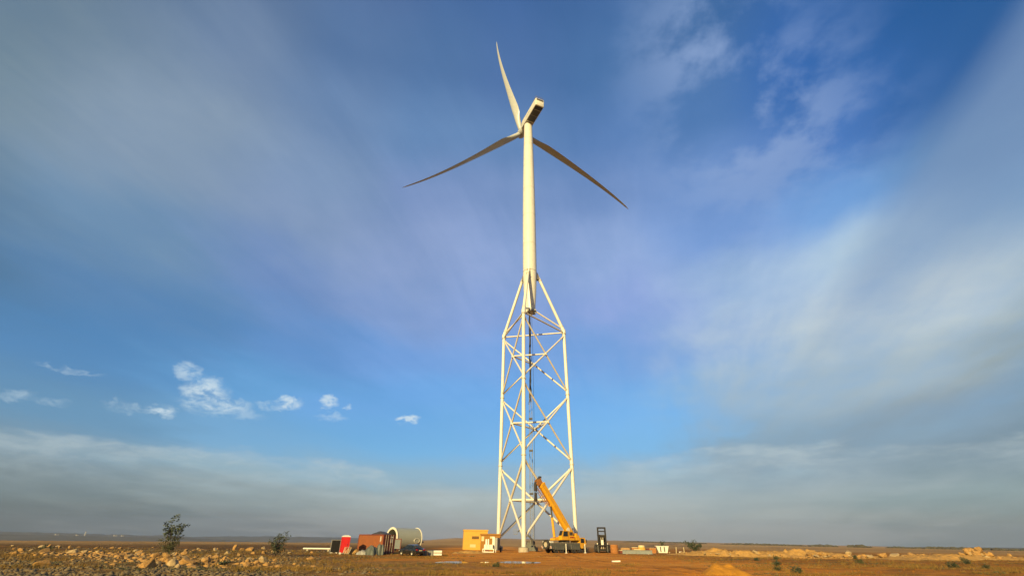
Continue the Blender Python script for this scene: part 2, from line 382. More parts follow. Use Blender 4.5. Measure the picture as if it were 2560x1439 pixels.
M_RUSTY = material('rusty_steel', (0.40, 0.16, 0.035), 0.85, vary=0.35, scale=4, dirt=RUST, dirt_amt=0.6)
M_BAG = material('bulk_bag', (0.66, 0.36, 0.06), 0.8, vary=0.12, scale=3, bump=0.4, bscale=6)
M_CABLE = material('black_cable', (0.012, 0.012, 0.013), 0.6)
M_BARK = material('bark', (0.12, 0.085, 0.05), 0.9, vary=0.3, scale=8)
M_LEAF = material('leaf', (0.045, 0.062, 0.022), 0.6, vary=0.45, scale=3)
M_LEAF2 = material('leaf_olive', (0.07, 0.075, 0.022), 0.65, vary=0.45, scale=3)
M_GRASS = material('dry_grass', (0.22, 0.125, 0.02), 0.9, vary=0.45, scale=0.6)
M_ROCK = material('limestone', (0.42, 0.225, 0.06), 0.92, vary=0.35, scale=2.2, bump=0.6, bscale=7, dirt=(0.42, 0.32, 0.20), dirt_amt=0.6)
M_ROCKP = material('pale_limestone', (0.44, 0.31, 0.155), 0.92, vary=0.3, scale=2.2, bump=0.6, bscale=7, dirt=(0.36, 0.26, 0.14), dirt_amt=0.6)
M_STONE = material('grey_stones', (0.145, 0.108, 0.055), 0.92, vary=0.65, scale=2.6, dirt=(0.36, 0.20, 0.06), dirt_amt=0.7)

# ------------------------------------------------------------------ terrain
def _hash(ix, iy, s):
    n = (ix * 374761393 + iy * 668265263 + s * 1442695041) & 0xFFFFFFFF
    n = ((n ^ (n >> 13)) * 1274126177) & 0xFFFFFFFF
    return ((n ^ (n >> 16)) & 0xFFFF) / 65535.0
def vnoise(x, y, s=0):
    x = np.asarray(x, float); y = np.asarray(y, float)
    ix = np.floor(x).astype(np.int64); iy = np.floor(y).astype(np.int64)
    fx = x - ix; fy = y - iy; fx = fx*fx*(3-2*fx); fy = fy*fy*(3-2*fy)
    a = _hash(ix, iy, s); b = _hash(ix+1, iy, s); c = _hash(ix, iy+1, s); d = _hash(ix+1, iy+1, s)
    return (a*(1-fx)+b*fx)*(1-fy)+(c*(1-fx)+d*fx)*fy
def fbm(x, y, s=0, o=4):
    t = 0; a = 0.5
    for i in range(o):
        t = t + a*(vnoise(x, y, s+i)-0.5); x = x*2.03; y = y*2.03; a *= 0.5
    return t
def sstep(x, a, b):
    t = np.clip((x-a)/(b-a), 0, 1); return t*t*(3-2*t)
PUDDLES = [(-6.3, 57.4, 1.7, 2.5), (-2.6, 58.5, 0.9, 2.0), (1.0, 59.5, 2.4, 2.5)]
def height(x, y):
    x = np.asarray(x, float); y = np.asarray(y, float)
    r = np.hypot(x, y); az = np.degrees(np.arctan2(x, y))
    pad = np.exp(-((x-4)/30.0)**2 - ((y-95)/42.0)**2)          # levelled work area
    rough = 1 - 0.9*pad
    h = 0.55*fbm(x/24, y/24, 3, 3)*rough + 0.42*fbm(x/5.5, y/5.5, 11, 3)*(1-0.78*pad) + 0.16*fbm(x/1.3, y/1.3, 23, 3)*(1-0.45*pad)
    # ruts along the track
    h = h + 0.12*fbm(x/9+3, y/1.6, 31, 2)*np.exp(-((y-58)/16.0)**2)*sstep(x, -16, -4)*(1-sstep(x, 55, 75))
    # rubble bank on the left, a little higher
    h = h + 0.25*sstep(-x, 18, 34)*np.exp(-((y-52)/14.0)**2)
    # the plain tilts: up to the left, down to the right
    ev = np.interp(az, [-180, -90, -48, -17, -6, 12, 48, 90, 180], [-0.3, -0.75, -0.75, -0.70, 0.20, 0.12, -0.26, -0.26, -0.3])
    far = np.clip(r-190, 0, None)
    h = h + far*np.tan(np.radians(ev))*sstep(r, 190, 700)
    h = h + sstep(r, 250, 1500)*r*0.0028*fbm(x/420, y/420, 41, 3)
    h = np.where(r < 20, h*0.4, h)
    h = h - .07*track_amount(x, y)
    for pxc, pyc, a, b in PUDDLES:
        q = ((x-pxc)/a)**2 + ((y-pyc)/b)**2
        near_ = np.exp(-q*0.25); h = h*(1-near_) + (-0.02)*near_
        h = h - 0.09*np.exp(-q*1.1)
    return h
TRACKS = [[(-24, 34), (-8, 52), (2, 74), (12, 98), (22, 130)], [(20, 34), (14, 52), (9, 72), (10, 96), (-2, 110)], [(62, 52), (40, 60), (18, 66), (-4, 66), (-20, 70)], [(70, 66), (44, 72), (22, 80), (10, 94)]]
def track_amount(x, y):
    xf = np.asarray(x, float); yf = np.asarray(y, float); full = np.zeros_like(xf)
    sel = (yf > 30) & (np.hypot(xf, yf) < 150)
    if not sel.any(): return full
    x, y = xf[sel], yf[sel]; out = np.zeros_like(x); wob_ = .9*fbm(x/9, y/9, 83, 2)
    for tr_ in TRACKS:
        for (x0, y0), (x1, y1) in zip(tr_, tr_[1:]):
            dx_, dy_ = x1-x0, y1-y0; L_ = dx_*dx_+dy_*dy_
            tt = ((x-x0)*dx_+(y-y0)*dy_)/L_
            ds = np.abs(((x-x0)*dy_-(y-y0)*dx_)/math.sqrt(L_)+wob_)
            out = np.maximum(out, np.where((tt > -.02) & (tt < 1.02), np.exp(-((ds-1.05)/.33)**2), 0))
    full[sel] = out
    return full
def gz(x, y): return float(height(np.array([x]), np.array([y]))[0])

fine = np.arange(-68, 68.01, 0.25); back = np.arange(70, 291.9, 2.0)
angs = np.radians(np.concatenate([fine, back]))
radii = [6.0]
while radii[-1] < 6000: radii.append(radii[-1]*(1.013 if radii[-1] < 260 else 1.03))
radii = np.array(radii)
RR, AA = np.meshgrid(radii, angs, indexing='ij')
X = RR*np.sin(AA); Y = RR*np.cos(AA); Z = height(X, Y)
nr, na = X.shape
verts = np.stack([X, Y, Z], -1).reshape(-1, 3)
ii, jj = np.meshgrid(np.arange(nr-1), np.arange(na), indexing='ij'); j2 = (jj+1) % na
faces = np.stack([ii*na+jj, ii*na+j2, (ii+1)*na+j2, (ii+1)*na+jj], -1).reshape(-1, 4)
verts = np.vstack([verts, [[0, 0, gz(0, 0)]]]); ctr = len(verts)-1
def np_mesh(name, verts, faces, smooth=False):
    me = bpy.data.meshes.new(name); k = faces.shape[1]
    me.vertices.add(len(verts)); me.vertices.foreach_set('co', np.ascontiguousarray(verts, np.float32).ravel())
    me.loops.add(faces.size); me.loops.foreach_set('vertex_index', np.ascontiguousarray(faces, np.int32).ravel())
    me.polygons.add(len(faces)); me.polygons.foreach_set('loop_start', np.arange(0, faces.size, k, dtype=np.int32))
    me.polygons.foreach_set('loop_total', np.full(len(faces), k, np.int32))
    if smooth: me.polygons.foreach_set('use_smooth', np.ones(len(faces), bool))
    me.update(calc_edges=True); me.validate()
    return me
cap = np.array([[ctr, (j+1) % na, j, j] for j in range(na)])
gm = np_mesh('ground', verts, faces[:, ::-1], True)
bmg = bmesh.new(); bmg.from_mesh(gm); bmg.verts.ensure_lookup_table()
bmg.faces.new([bmg.verts[j] for j in reversed(range(na))]); bmesh.ops.delete(bmg, geom=[bmg.verts[ctr]], context='VERTS')
bmesh.ops.recalc_face_normals(bmg, faces=bmg.faces)
if sum(f.normal.z for f in list(bmg.faces)[:50]) < 0: bmesh.ops.reverse_faces(bmg, faces=bmg.faces)
bmg.to_mesh(gm); bmg.free()

def ground_material():
    mt = bpy.data.materials.new('ground_earth'); mt.use_nodes = True; nt = mt.node_tree
    b = nt.nodes['Principled BSDF']; b.inputs['Roughness'].default_value = 0.95; b.inputs['Specular IOR Level'].default_value = 0.15
    def N(t, **k):
        n = nt.nodes.new(t)
        for a, v in k.items(): setattr(n, a, v)
        return n
    def S(s, v):
        if isinstance(v, bpy.types.NodeSocket): nt.links.new(v, s)
        elif v is not None: s.default_value = v
    def mm(op, a, b_=None, clamp=False):
        n = N('ShaderNodeMath', operation=op, use_clamp=clamp); S(n.inputs[0], a); S(n.inputs[1], b_); return n.outputs[0]
    def mr(x, lo, hi, a=0.0, c=1.0):
        n = N('ShaderNodeMapRange', interpolation_type='SMOOTHSTEP')
        for i, v in enumerate((x, lo, hi, a, c)): S(n.inputs[i], v)
        return n.outputs[0]
    def mixc(f, a, c):
        n = N('ShaderNodeMix', data_type='RGBA'); S(n.inputs[0], f); S(n.inputs[6], a); S(n.inputs[7], c); return n.outputs[2]
    P = N('ShaderNodeNewGeometry').outputs['Position']
    sp = N('ShaderNodeSeparateXYZ'); S(sp.inputs[0], P); x, y, z = sp.outputs
    def nz(scale, detail=5, rough=0.6, vec=None, dist=0.0):
        n = N('ShaderNodeTexNoise'); S(n.inputs['Vector'], vec if vec is not None else P); n.inputs['Scale'].default_value = scale
        n.inputs['Detail'].default_value = detail; n.inputs['Roughness'].default_value = rough; n.inputs['Distortion'].default_value = dist
        return n.outputs[0]
    cb = N('ShaderNodeCombineXYZ'); S(cb.inputs[0], mm('MULTIPLY', x, 0.35)); S(cb.inputs[1], y)
    stretched = cb.outputs[0]
    n_s = nz(1.6, 6, 0.7); n_m = nz(0.22, 5, 0.6); n_l = nz(0.045, 4, 0.55); n_t = nz(0.5, 5, 0.6, stretched, 0.4)
    n_f = nz(0.006, 5, 0.6)
    wob = mm('MULTIPLY', mm('SUBTRACT', n_l, 0.5), 46.0)
    # orange-brown bare earth of the work area, with paler patches and darker streaks
    dirt = mixc(mr(n_t, 0.35, 0.68), (0.56, 0.205, 0.017, 1), (0.76, 0.345, 0.050, 1))
    dirt = mixc(mr(n_s, 0.45, 0.8, 0.0, 0.55), dirt, (0.74, 0.36, 0.08, 1))
    dirt = mixc(mr(nz(0.10, 4, 0.6, stretched), 0.50, 0.66, 0.0, 0.6), dirt, (0.80, 0.43, 0.10, 1))
    dirt = mixc(mr(n_t, 0.60, 0.70, 0.0, 0.7), dirt, (0.27, 0.10, 0.014, 1))
    # dry olive grassland
    grass = mixc(mr(n_m, 0.35, 0.65), (0.13, 0.068, 0.008, 1), (0.27, 0.135, 0.016, 1))
    grass = mixc(mr(n_t, 0.5, 0.66, 0.0, 0.75), grass, (0.11, 0.072, 0.010, 1))
    grass = mixc(mr(n_s, 0.5, 0.75, 0.0, 0.5), grass, (0.40, 0.21, 0.045, 1))
    # stony field on the left
    stony = mixc(mr(n_s, 0.38, 0.62), (0.062, 0.038, 0.012, 1), (0.19, 0.115, 0.038, 1))
    stony = mixc(mr(n_m, 0.48, 0.68, 0.0, 0.7), stony, (0.30, 0.135, 0.025, 1))
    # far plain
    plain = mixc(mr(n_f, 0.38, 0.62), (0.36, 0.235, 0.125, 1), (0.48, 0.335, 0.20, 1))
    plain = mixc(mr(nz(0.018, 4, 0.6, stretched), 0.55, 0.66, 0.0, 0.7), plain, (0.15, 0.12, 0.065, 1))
    xw = mm('ADD', x, wob)
    c = mixc(mr(xw, -6.0, -30.0), dirt, stony)
    right = mr(mm('ADD', xw, mm('MULTIPLY', mm('SUBTRACT', y, 60.0), 0.25)), 22.0, 44.0)
    patch = mr(n_m, 0.42, 0.6)
    c = mixc(mm('MULTIPLY', right, mm('ADD', mm('MULTIPLY', patch, 0.5), 0.5)), c, grass)
    near = mm('MULTIPLY', mr(y, 62.0, 44.0), mr(n_m, 0.46, 0.62))
    c = mixc(mm('MULTIPLY', near, 0.75), c, grass)
    scrub = mixc(mr(n_s, 0.36, 0.62), (0.15, 0.095, 0.030, 1), (0.40, 0.255, 0.10, 1))
    scrub = mixc(mr(n_t, 0.50, 0.64, 0.0, 0.8), scrub, (0.10, 0.066, 0.016, 1))
    west = mm('MULTIPLY', mr(xw, 8.0, -12.0), mr(mm('ADD', y, mm('MULTIPLY', mm('SUBTRACT', n_m, 0.5), 26.0)), 66.0, 54.0))
    c = mixc(mm('MULTIPLY', west, 0.85), c, scrub)
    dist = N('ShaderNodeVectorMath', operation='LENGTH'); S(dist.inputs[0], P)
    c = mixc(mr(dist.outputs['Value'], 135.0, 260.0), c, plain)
    at = N('ShaderNodeAttribute', attribute_name='track')
    c = mixc(mm('MULTIPLY', at.outputs['Fac'], mr(n_s, 0.3, 0.6, 0.35, 0.8)), c, (0.24, 0.10, 0.018, 1))
    fin = N('ShaderNodeVectorMath', operation='MULTIPLY'); S(fin.inputs[0], c); fin.inputs[1].default_value = (ALB*1.16, ALB*1.04, ALB*0.72)
    S(b.inputs['Base Color'], fin.outputs[0])
    bp = N('ShaderNodeBump'); bp.inputs['Strength'].default_value = 1.0; bp.inputs['Distance'].default_value = 0.22
    S(bp.inputs['Height'], mm('ADD', mm('MULTIPLY', n_s, 0.8), nz(7.0, 5, 0.7)))
    S(b.inputs['Normal'], bp.outputs[0])
    return mt
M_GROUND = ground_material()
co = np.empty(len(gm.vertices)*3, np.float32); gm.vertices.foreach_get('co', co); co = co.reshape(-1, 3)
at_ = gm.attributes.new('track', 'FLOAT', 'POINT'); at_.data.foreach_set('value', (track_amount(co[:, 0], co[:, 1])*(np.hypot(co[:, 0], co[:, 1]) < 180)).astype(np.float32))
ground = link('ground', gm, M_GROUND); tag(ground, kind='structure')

# shallow rain puddles: level sheets that fill the hollows
def water_material():
    mt = bpy.data.materials.new('muddy_water'); mt.use_nodes = True; nt = mt.node_tree
    b = nt.nodes['Principled BSDF']; b.inputs['Base Color'].default_value = (0.16, 0.11, 0.06, 1)
    b.inputs['Roughness'].default_value = 0.03; b.inputs['IOR'].default_value = 1.33; b.inputs['Specular IOR Level'].default_value = 0.9
    return mt
M_WATER = water_material()
for k, (pxc, pyc, a, b) in enumerate(PUDDLES):
    mb = MB(); n = 40
    ring = [(math.cos(2*math.pi*i/n)*a*1.12, math.sin(2*math.pi*i/n)*b*1.12, 0) for i in range(n)]
    mb.add(ring + [(0, 0, 0)], [(i, (i+1) % n, n) for i in range(n)])
    o = mb.build('puddle', M_WATER, loc=(pxc, pyc, -0.052)); tag(o, kind='structure')

# ------------------------------------------------------------------ distant hills
def ridge(name, az0, az1, dist, prof, depth, seed, mat):
    n = 160; k = 9
    azs = np.linspace(az0, az1, n); mb = MB(); vs = []; fs = []
    top = np.interp(azs, [p[0] for p in prof], [p[1] for p in prof])*dist*math.pi/180
    top = top + 2.0 + 9*fbm(azs*1.3, azs*0, seed, 4)*np.clip(top/8, 0, 1)
    T_, A_ = np.meshgrid(np.linspace(0, 1, k), np.radians(azs)); D_ = dist+(T_-.5)*depth; dc = np.minimum(D_, 5900)
    base = height(np.sin(A_)*dc, np.cos(A_)*dc)-6.0
    Z_ = base+(np.maximum(top[:, None], base+6.0)-base)*np.clip(np.sin(np.pi*T_), 0, 1)**.7+1.5*fbm(np.degrees(A_)*2.0, T_*5.0, seed+9, 3)
    vs = [tuple(p) for p in np.stack([np.sin(A_)*D_, np.cos(A_)*D_, Z_], -1).reshape(-1, 3).tolist()]
    for i in range(n-1):
        for j in range(k-1): fs.append((i*k+j, i*k+j+1, (i+1)*k+j+1, (i+1)*k+j))
    mb.add(vs, fs); o = mb.build(name, mat, smooth=True); tag(o, kind='structure'); return o
M_HILL = material('hill_scrub', (0.11, 0.105, 0.09), 0.95, vary=0.35, scale=0.01)
ridge('hills', -58, -26, 2600, [(-58, .12), (-50, .10), (-44, .02), (-40, -.02), (-33, -.06), (-28, -.25), (-26, -.6)], 900, 7, M_HILL)
ridge('hills', -58, -28, 4600, [(-58, .34), (-50, .32), (-44, .20), (-38, .10), (-33, .06), (-28, -.3)], 900, 5, M_HILL)
ridge('hills', -36, -8, 5000, [(-36, -.3), (-31, .03), (-27, .12), (-22, .12), (-18, .08), (-12, .06), (-8, -.1)], 800, 15, M_HILL)
ridge('hills', -6, 15, 4600, [(-6, 0), (0, .10), (5, .14), (9, .10), (15, -.2)], 700, 25, M_HILL)
ridge('hills', 20, 58, 3600, [(20, -.2), (26, -.14), (33, -.12), (38, -.12), (44, -.08), (50, -.08), (58, -.08)], 800, 35, M_HILL)

# ================================================================== wind turbine on its three-legged lattice tower
TX, TY = 5.565, 119.043
tz = gz(TX, TY)
tur = thing('wind_turbine', 'white three bladed wind turbine on tall three legged lattice tower', 'wind turbine', (TX, TY, 0))
TH = [-102.579, 17.421, 137.421]                    # front, right, left leg
ZN = [0.9, 19.396, 37.671, 56.94]
def lr(z): return 11.168 + (10.654-11.168)*z/56.94
def lp(k, z, r=None):
    r = lr(z) if r is None else r
    return Vector((math.cos(R(TH[k]))*r, math.sin(R(TH[k]))*r, z))
for k in range(3):
    p = lp(k, 0)
    mb = MB(); mb.lathe([(0.01, -0.8), (1.15, -0.8), (1.12, 0.78), (1.05, 0.84), (0.01, 0.84)], 28, Matrix.Translation(p))
    mb.build('foundation', M_CONC, tur, True)
    mb = MB(); mb.cyl(lp(k, 0.842), lp(k, 0.93), 0.78, n=24)
    for i in range(12):
        a = 2*math.pi*i/12; q = lp(k, 0.93) + Vector((math.cos(a)*0.66, math.sin(a)*0.66, 0)); mb.cyl(q, q+Vector((0, 0, 0.09)), 0.04, n=6)
    mb.build('base_flange', M_FLANGE, tur)
    for s in range(3):
        mb = MB(); mb.cyl(lp(k, ZN[s]), lp(k, ZN[s+1]), 0.49 if s == 0 else 0.47, 0.47, 28, False)
        leg = mb.build('leg', M_TOWER, tur, True)
        for zz in ([ZN[s+1]] if s < 2 else [ZN[3]-0.9]):
            mb = MB(); ax = (lp(k, zz+1)-lp(k, zz-1)).normalized()
            mb.cyl(lp(k, zz)-ax*0.10, lp(k, zz)-ax*0.012, 0.62, n=28); mb.cyl(lp(k, zz)+ax*0.012, lp(k, zz)+ax*0.10, 0.62, n=28)
            mb.build('flange', M_BRACE, leg)
    # knee and inclined upper leg
    top = lp(k, 74.6, 2.75); kn = lp(k, ZN[3])
    d = (top-kn).normalized()
    mb = MB(); mb.cyl(lp(k, ZN[3]-0.7), lp(k, ZN[3]+0.25), 0.60, 0.60, 24); mb.cyl(kn-d*0.1, kn+d*1.5, 0.60, 0.50, 24)
    mb.build('knee_node', M_TOWER, tur, True)
    mb = MB(); mb.cyl(kn+d*0.6, top-d*0.4, 0.46, 0.44, 24)
    ul = mb.build('upper_leg', M_TOWER, tur, True)
    for q in (kn+d*1.6, top-d*1.5):
        mb = MB(); mb.cyl(q-d*0.1, q+d*0.1, 0.58, n=24); mb.build('flange', M_BRACE, ul)
    # bracket that joins the leg to the tube
    mb = MB(); inn = lp(k, 75.9, 1.9); out = lp(k, 75.3, 2.7)
    tng = Vector((-math.sin(R(TH[k])), math.cos(R(TH[k])), 0))
    for sgn in (-0.42, 0.42):
        o_ = tng*sgn
        a0, a1, a2, a3 = lp(k, 73.2, 2.0)+o_, lp(k, 73.4, 3.15)+o_, lp(k, 75.0, 2.75)+o_, lp(k, 76.2, 2.05)+o_
        n_ = tng*0.05
        mb.loft([[a0-n_, a1-n_, a2-n_, a3-n_], [a0+n_, a1+n_, a2+n_, a3+n_]])
    mb.build('bracket', M_FLANGE, tur)
# diagonals crossing on each face, and the inner triangle that ties the crossings together
for s in range(3):
    rb = 0.27 if s == 0 else 0.225
    mids = []
    for a, b in ((0, 1), (1, 2), (2, 0)):
        z0 = ZN[s]+(1.6 if s == 0 else 0.9); z1 = ZN[s+1]-(0.8 if s < 2 else 1.5)
        for (i, j) in ((a, b), (b, a)):
            p0, p1 = lp(i, z0), lp(j, z1); d = (p1-p0).normalized()
            mb = MB(); mb.cyl(p0+d*0.35, p1-d*0.35, rb, n=14)
            br_ = mb.build('brace', M_BRACE, tur, True)
            mb = MB()
            for q in (p0+d*0.75, p1-d*0.75): mb.cyl(q-d*0.4, q+d*0.25, rb+0.06, n=14)
            mb.build('sleeve', M_BRACE, br_)
        zc = (z0+z1)/2
        mids.append((lp(a, zc)+lp(b, zc))/2)
    for i in range(3):
        p0, p1 = mids[i], mids[(i+1) % 3]; d = (p1-p0).normalized()
        mb = MB(); mb.cyl(p0+d*0.15, p1-d*0.15, rb*0.95, n=14); mb.build('cross_tie', M_BRACE, tur, True)
        mb = MB(); mb.cyl(p0-Vector((0, 0, 0.4)), p0+Vector((0, 0, 0.4)), rb+0.14, n=14); mb.build('crossing_node', M_BRACE, tur, True)
for i in range(3):
    p0, p1 = lp(i, 56.5), lp((i+1) % 3, 56.5); d = (p1-p0).normalized()
    mb = MB(); mb.cyl(p0+d*0.5, p1-d*0.5, 0.22, n=14); mb.build('cross_tie', M_BRACE, tur, True)
    q = lp(i, 62.3, 1.45); p = lp(i, 57.6, lr(57)); d = (q-p).normalized()
    mb = MB(); mb.cyl(p+d*0.5, q, 0.22, n=14); mb.build('radial_strut', M_BRACE, tur, True)
# tube
mb = MB(); mb.lathe([(0.01, 61.3), (1.45, 61.3), (1.50, 61.5), (1.62, 63.5), (1.95, 69), (2.15, 74.8), (2.17, 78), (2.17, 92), (2.14, 100), (2.05, 112), (1.86, 126), (1.66, 137), (1.55, 143.0), (1.55, 143.3), (0.01, 143.3)], 56)
tube = mb.build('tower_tube', M_TOWER, tur, True)
for z, r in ((75.6, 2.155), (86.0, 2.17), (98.0, 2.148), (110.0, 2.066), (121.0, 1.927), (132.0, 1.751)):
    mb = MB(); mb.lathe([(r, z-0.05), (r+0.03, z-0.06), (r+0.03, z+0.06), (r, z+0.06)], 56, close=True)
    mb.build('weld_ring', M_FLANGE if z < 80 else M_BRACE, tube, True)
mb = MB(); mb.box((0.4, -0.9, 61.6), (2.6, 1.7, 0.5)); mb.box((1.2, -0.8, 61.0), (0.7, 0.9, 0.7))
mb.build('service_platform', M_GREY, tur)
# nacelle, turned so that its rear end looks at the viewer
YAW, TILT = R(-22.59), R(4.35)
fw0 = Vector((math.sin(YAW), math.cos(YAW), 0)); lf = Vector((-math.cos(YAW), math.sin(YAW), 0))
fw = fw0*math.cos(TILT)+Vector((0, 0, math.sin(TILT))); up2 = Vector((0, 0, math.cos(TILT)))-fw0*math.sin(TILT)
NB = Vector((0, 0, 143.32))
def npt(l, s, h): return NB+fw*l+lf*s+up2*h
NM = Matrix((( -lf.x, fw.x, up2.x, NB.x), (-lf.y, fw.y, up2.y, NB.y), (-lf.z, fw.z, up2.z, NB.z), (0, 0, 0, 1)))   # local x right, y forward, z up
nac = MB()
def rr(w, h, z0, c, y):
    pts = []
    for cx_, cz_, a0 in ((w/2-c, z0+h-c, 0), (-w/2+c, z0+h-c, 90), (-w/2+c, z0+c, 180), (w/2-c, z0+c, 270)):
        for q in range(4):
            a = R(a0+q*30); pts.append((cx_+c*math.cos(a), y, cz_+c*math.sin(a)))
    return pts
rings = [rr(w, h, z0, c, y) for w, h, z0, c, y in ((3.1, 3.15, .2, .35, -10.45), (3.42, 3.5, .05, .32, -10.3), (3.5, 3.6, .0, .28, -9.9), (3.5, 3.6, 0, .28, 1.6), (3.3, 3.4, .08, .4, 2.7), (2.7, 2.8, .35, .6, 3.5))]
nac.loft([[NM @ Vector(p) for p in r] for r in rings])
nacelle = nac.build('nacelle', M_TOWER, tur, True)
mb = MB()
def nbox(mb, lo, hi):
    c = [(a+b)/2 for a, b in zip(lo, hi)]; s = [abs(b-a) for a, b in zip(lo, hi)]
    x, y, z = (a/2 for a in s)
    vs = [(-x,-y,-z),(x,-y,-z),(x,y,-z),(-x,y,-z),(-x,-y,z),(x,-y,z),(x,y,z),(-x,y,z)]
    mb.add(vs, [(3,2,1,0),(4,5,6,7),(0,1,5,4),(1,2,6,5),(2,3,7,6),(3,0,4,7)], NM @ Matrix.Translation(c))
nbox(mb, (-1.4, -10.52, 2.45), (1.4, -10.40, 3.15)); vent = mb.build('rear_vent', M_DARK, nacelle)
mb = MB()
for i in range(4): nbox(mb, (-1.38, -10.55, 2.55+i*0.16), (1.38, -10.53, 2.59+i*0.16))
mb.build('louvre', M_FLANGE, nacelle)
mb = MB(); nbox(mb, (-1.55, -9.9, -0.05), (1.55, -8.2, 0.02)); mb.build('floor_hatch', M_BLACK, nacelle)
mb = MB(); nbox(mb, (-1.5, -8.0, -0.03), (1.5, -5.2, 0.02)); nbox(mb, (-1.5, -5.1, -0.03), (1.5, -2.2, 0.02)); mb.build('floor_shade_panel', M_DARK, nacelle)  # dark tone carries the shade of the nacelle's underside
mb = MB()
for i in range(7): nbox(mb, (-1.765, -5.6+i*0.62, 1.75), (-1.742, -5.6+i*0.62+(0.42 if i % 3 else 0.2), 2.2))
mb.build('side_lettering', M_GREY, nacelle)
mb = MB()
for x in (-1.5, -0.75, 0, 0.75, 1.5): mb.cyl(NM @ Vector((x, -10.1, 3.58)), NM @ Vector((x, -10.1, 4.75)), 0.045, n=6)
for y in (-8.9, -7.7):
    for x in (-1.5, 1.5): mb.cyl(NM @ Vector((x, y, 3.58)), NM @ Vector((x, y, 4.75)), 0.045, n=6)
for z in (4.15, 4.72):
    mb.cyl(NM @ Vector((-1.5, -10.1, z)), NM @ Vector((1.5, -10.1, z)), 0.04, n=6)
    for x in (-1.5, 1.5): mb.cyl(NM @ Vector((x, -10.1, z)), NM @ Vector((x, -7.7, z)), 0.04, n=6)
mb.build('railing', M_FLANGE, nacelle)
mb = MB(); mb.cyl((0, 0, 143.0), (0, 0, 143.5), 1.68, n=40); mb.build('yaw_ring', M_FLANGE, tur, True)
# hub and three feathered blades
HUB = Vector((0, 0, 144.95))+fw*6.12
HM = Matrix(((-lf.x, up2.x, fw.x, HUB.x), (-lf.y, up2.y, fw.y, HUB.y), (-lf.z, up2.z, fw.z, HUB.z), (0, 0, 0, 1)))
mb = MB(); mb.lathe([(0.01, -2.3), (1.35, -2.3), (1.6, -1.9), (1.72, -0.6), (1.72, 0.6), (1.55, 1.5), (1.15, 2.2), (0.6, 2.6), (0.01, 2.72)], 36, HM)
hub = mb.build('rotor_hub', M_BLADE, tur, True)
RB = 57.0; bl = []
nsec = 30; npf = 20
for i in range(nsec):
    t = i/(nsec-1); r = 1.3 + (RB-1.3)*t**1.05
    chord = float(np.interp(r, [1.3, 3, 7, 11.5, 16, 25, 40, 50, 55, 56.4, 57], [1.95, 1.95, 2.6, 3.95, 3.75, 3.0, 1.85, 1.2, .78, .45, .12]))
    thick = float(np.interp(r, [1.3, 3, 7, 11.5, 16, 25, 40, 57], [1.0, 1.0, .62, .38, .30, .24, .19, .17]))
    circ = float(np.interp(r, [2.5, 10], [1, 0])); tw = R(float(np.interp(r, [1.3, 11, 25, 57], [14, 12, 5, -1])))
    bend = 2.8*(r/RB)**4
    ring = []
    for q in range(npf):
        a = 2*math.pi*q/npf; xc = 0.5*(1+math.cos(a))          # 1 = trailing edge
        yt = 5*thick*(0.2969*math.sqrt(xc)-0.126*xc-0.3516*xc**2+0.2843*xc**3-0.1036*xc**4)*(1 if a < math.pi else -1)
        fx, fy = (xc-0.30)*chord, yt*chord
        cx_, cy_ = 0.5*chord*math.cos(a), 0.5*chord*math.sin(a)
        X_, Y_ = fx*(1-circ)+cx_*circ, fy*(1-circ)+cy_*circ
        ring.append((X_*math.cos(tw)-Y_*math.sin(tw), bend+X_*math.sin(tw)+Y_*math.cos(tw), r))
    bl.append(ring)
bmb = MB(); bmb.loft(bl)
bmesh_me = None
PHI = 12.54 + 2.8
for k in range(3):
    ph = R(PHI+120*k)
    dr = up2*math.cos(ph)+lf*math.sin(ph); dz_ = (dr*RB+fw*5.26).normalized()
    dx_ = -(fw-dz_*fw.dot(dz_)).normalized(); dy_ = dz_.cross(dx_)
    if bmesh_me is None:
        o = bmb.build('blade', M_BLADE, tur, True); bmesh_me = o.data
    else: o = link('blade', bmesh_me, None, tur)
    o.matrix_local = Matrix(((dx_.x, dy_.x, dz_.x, HUB.x), (dx_.y, dy_.y, dz_.y, HUB.y), (dx_.z, dy_.z, dz_.z, HUB.z), (0, 0, 0, 1)))
    mb = MB(); mb.cyl((0, 0, 1.25), (0, 0, 1.7), 1.06, n=28); mb.build('pitch_ring', M_FLANGE, o, True)

# ------------------------------------------------------------------ climbing mast and cables inside the tower
mx, my = 5.35, 118.6; g0 = gz(mx, my)
mast = thing('hoist_mast', 'slim grey lattice hoist mast standing inside the lattice tower', 'mast', (mx, my, g0))
mb = MB()
for sx, sy in ((-1, -1), (1, -1), (1, 1), (-1, 1)): mb.cyl((sx*.36, sy*.36, 0), (sx*.36, sy*.36, 37.5), 0.05, n=6)
mb.build('upright', M_GREY, mast)
mb = MB(); n = 50
for i in range(n):
    z0, z1 = i*0.75, (i+1)*0.75; s = 1 if i % 2 else -1
    mb.cyl((-.36*s, -.36, z0), (.36*s, -.36, z1), 0.025, n=5, caps=False); mb.cyl((.36, -.36*s, z0), (.36, .36*s, z1), 0.025, n=5, caps=False)
    mb.cyl((-.36, -.36, z1), (.36, -.36, z1), 0.025, n=5, caps=False)
mb.build('lacing', M_GREY, mast)
mb = MB(); mb.box((0, 0, 0.4), (2.6, 1.6, 0.8)); mb.box((-0.7, -0.2, 1.2), (0.9, 0.9, 0.9)); mb.build('base_frame', M_CRBODY, mast)
for z in (12.0, 22.0, 30.0):
    mb = MB(); mb.box((0, 0, z), (0.95, 0.95, 0.35)); mb.build('clamp', M_DARK, mast)
cab = MB()
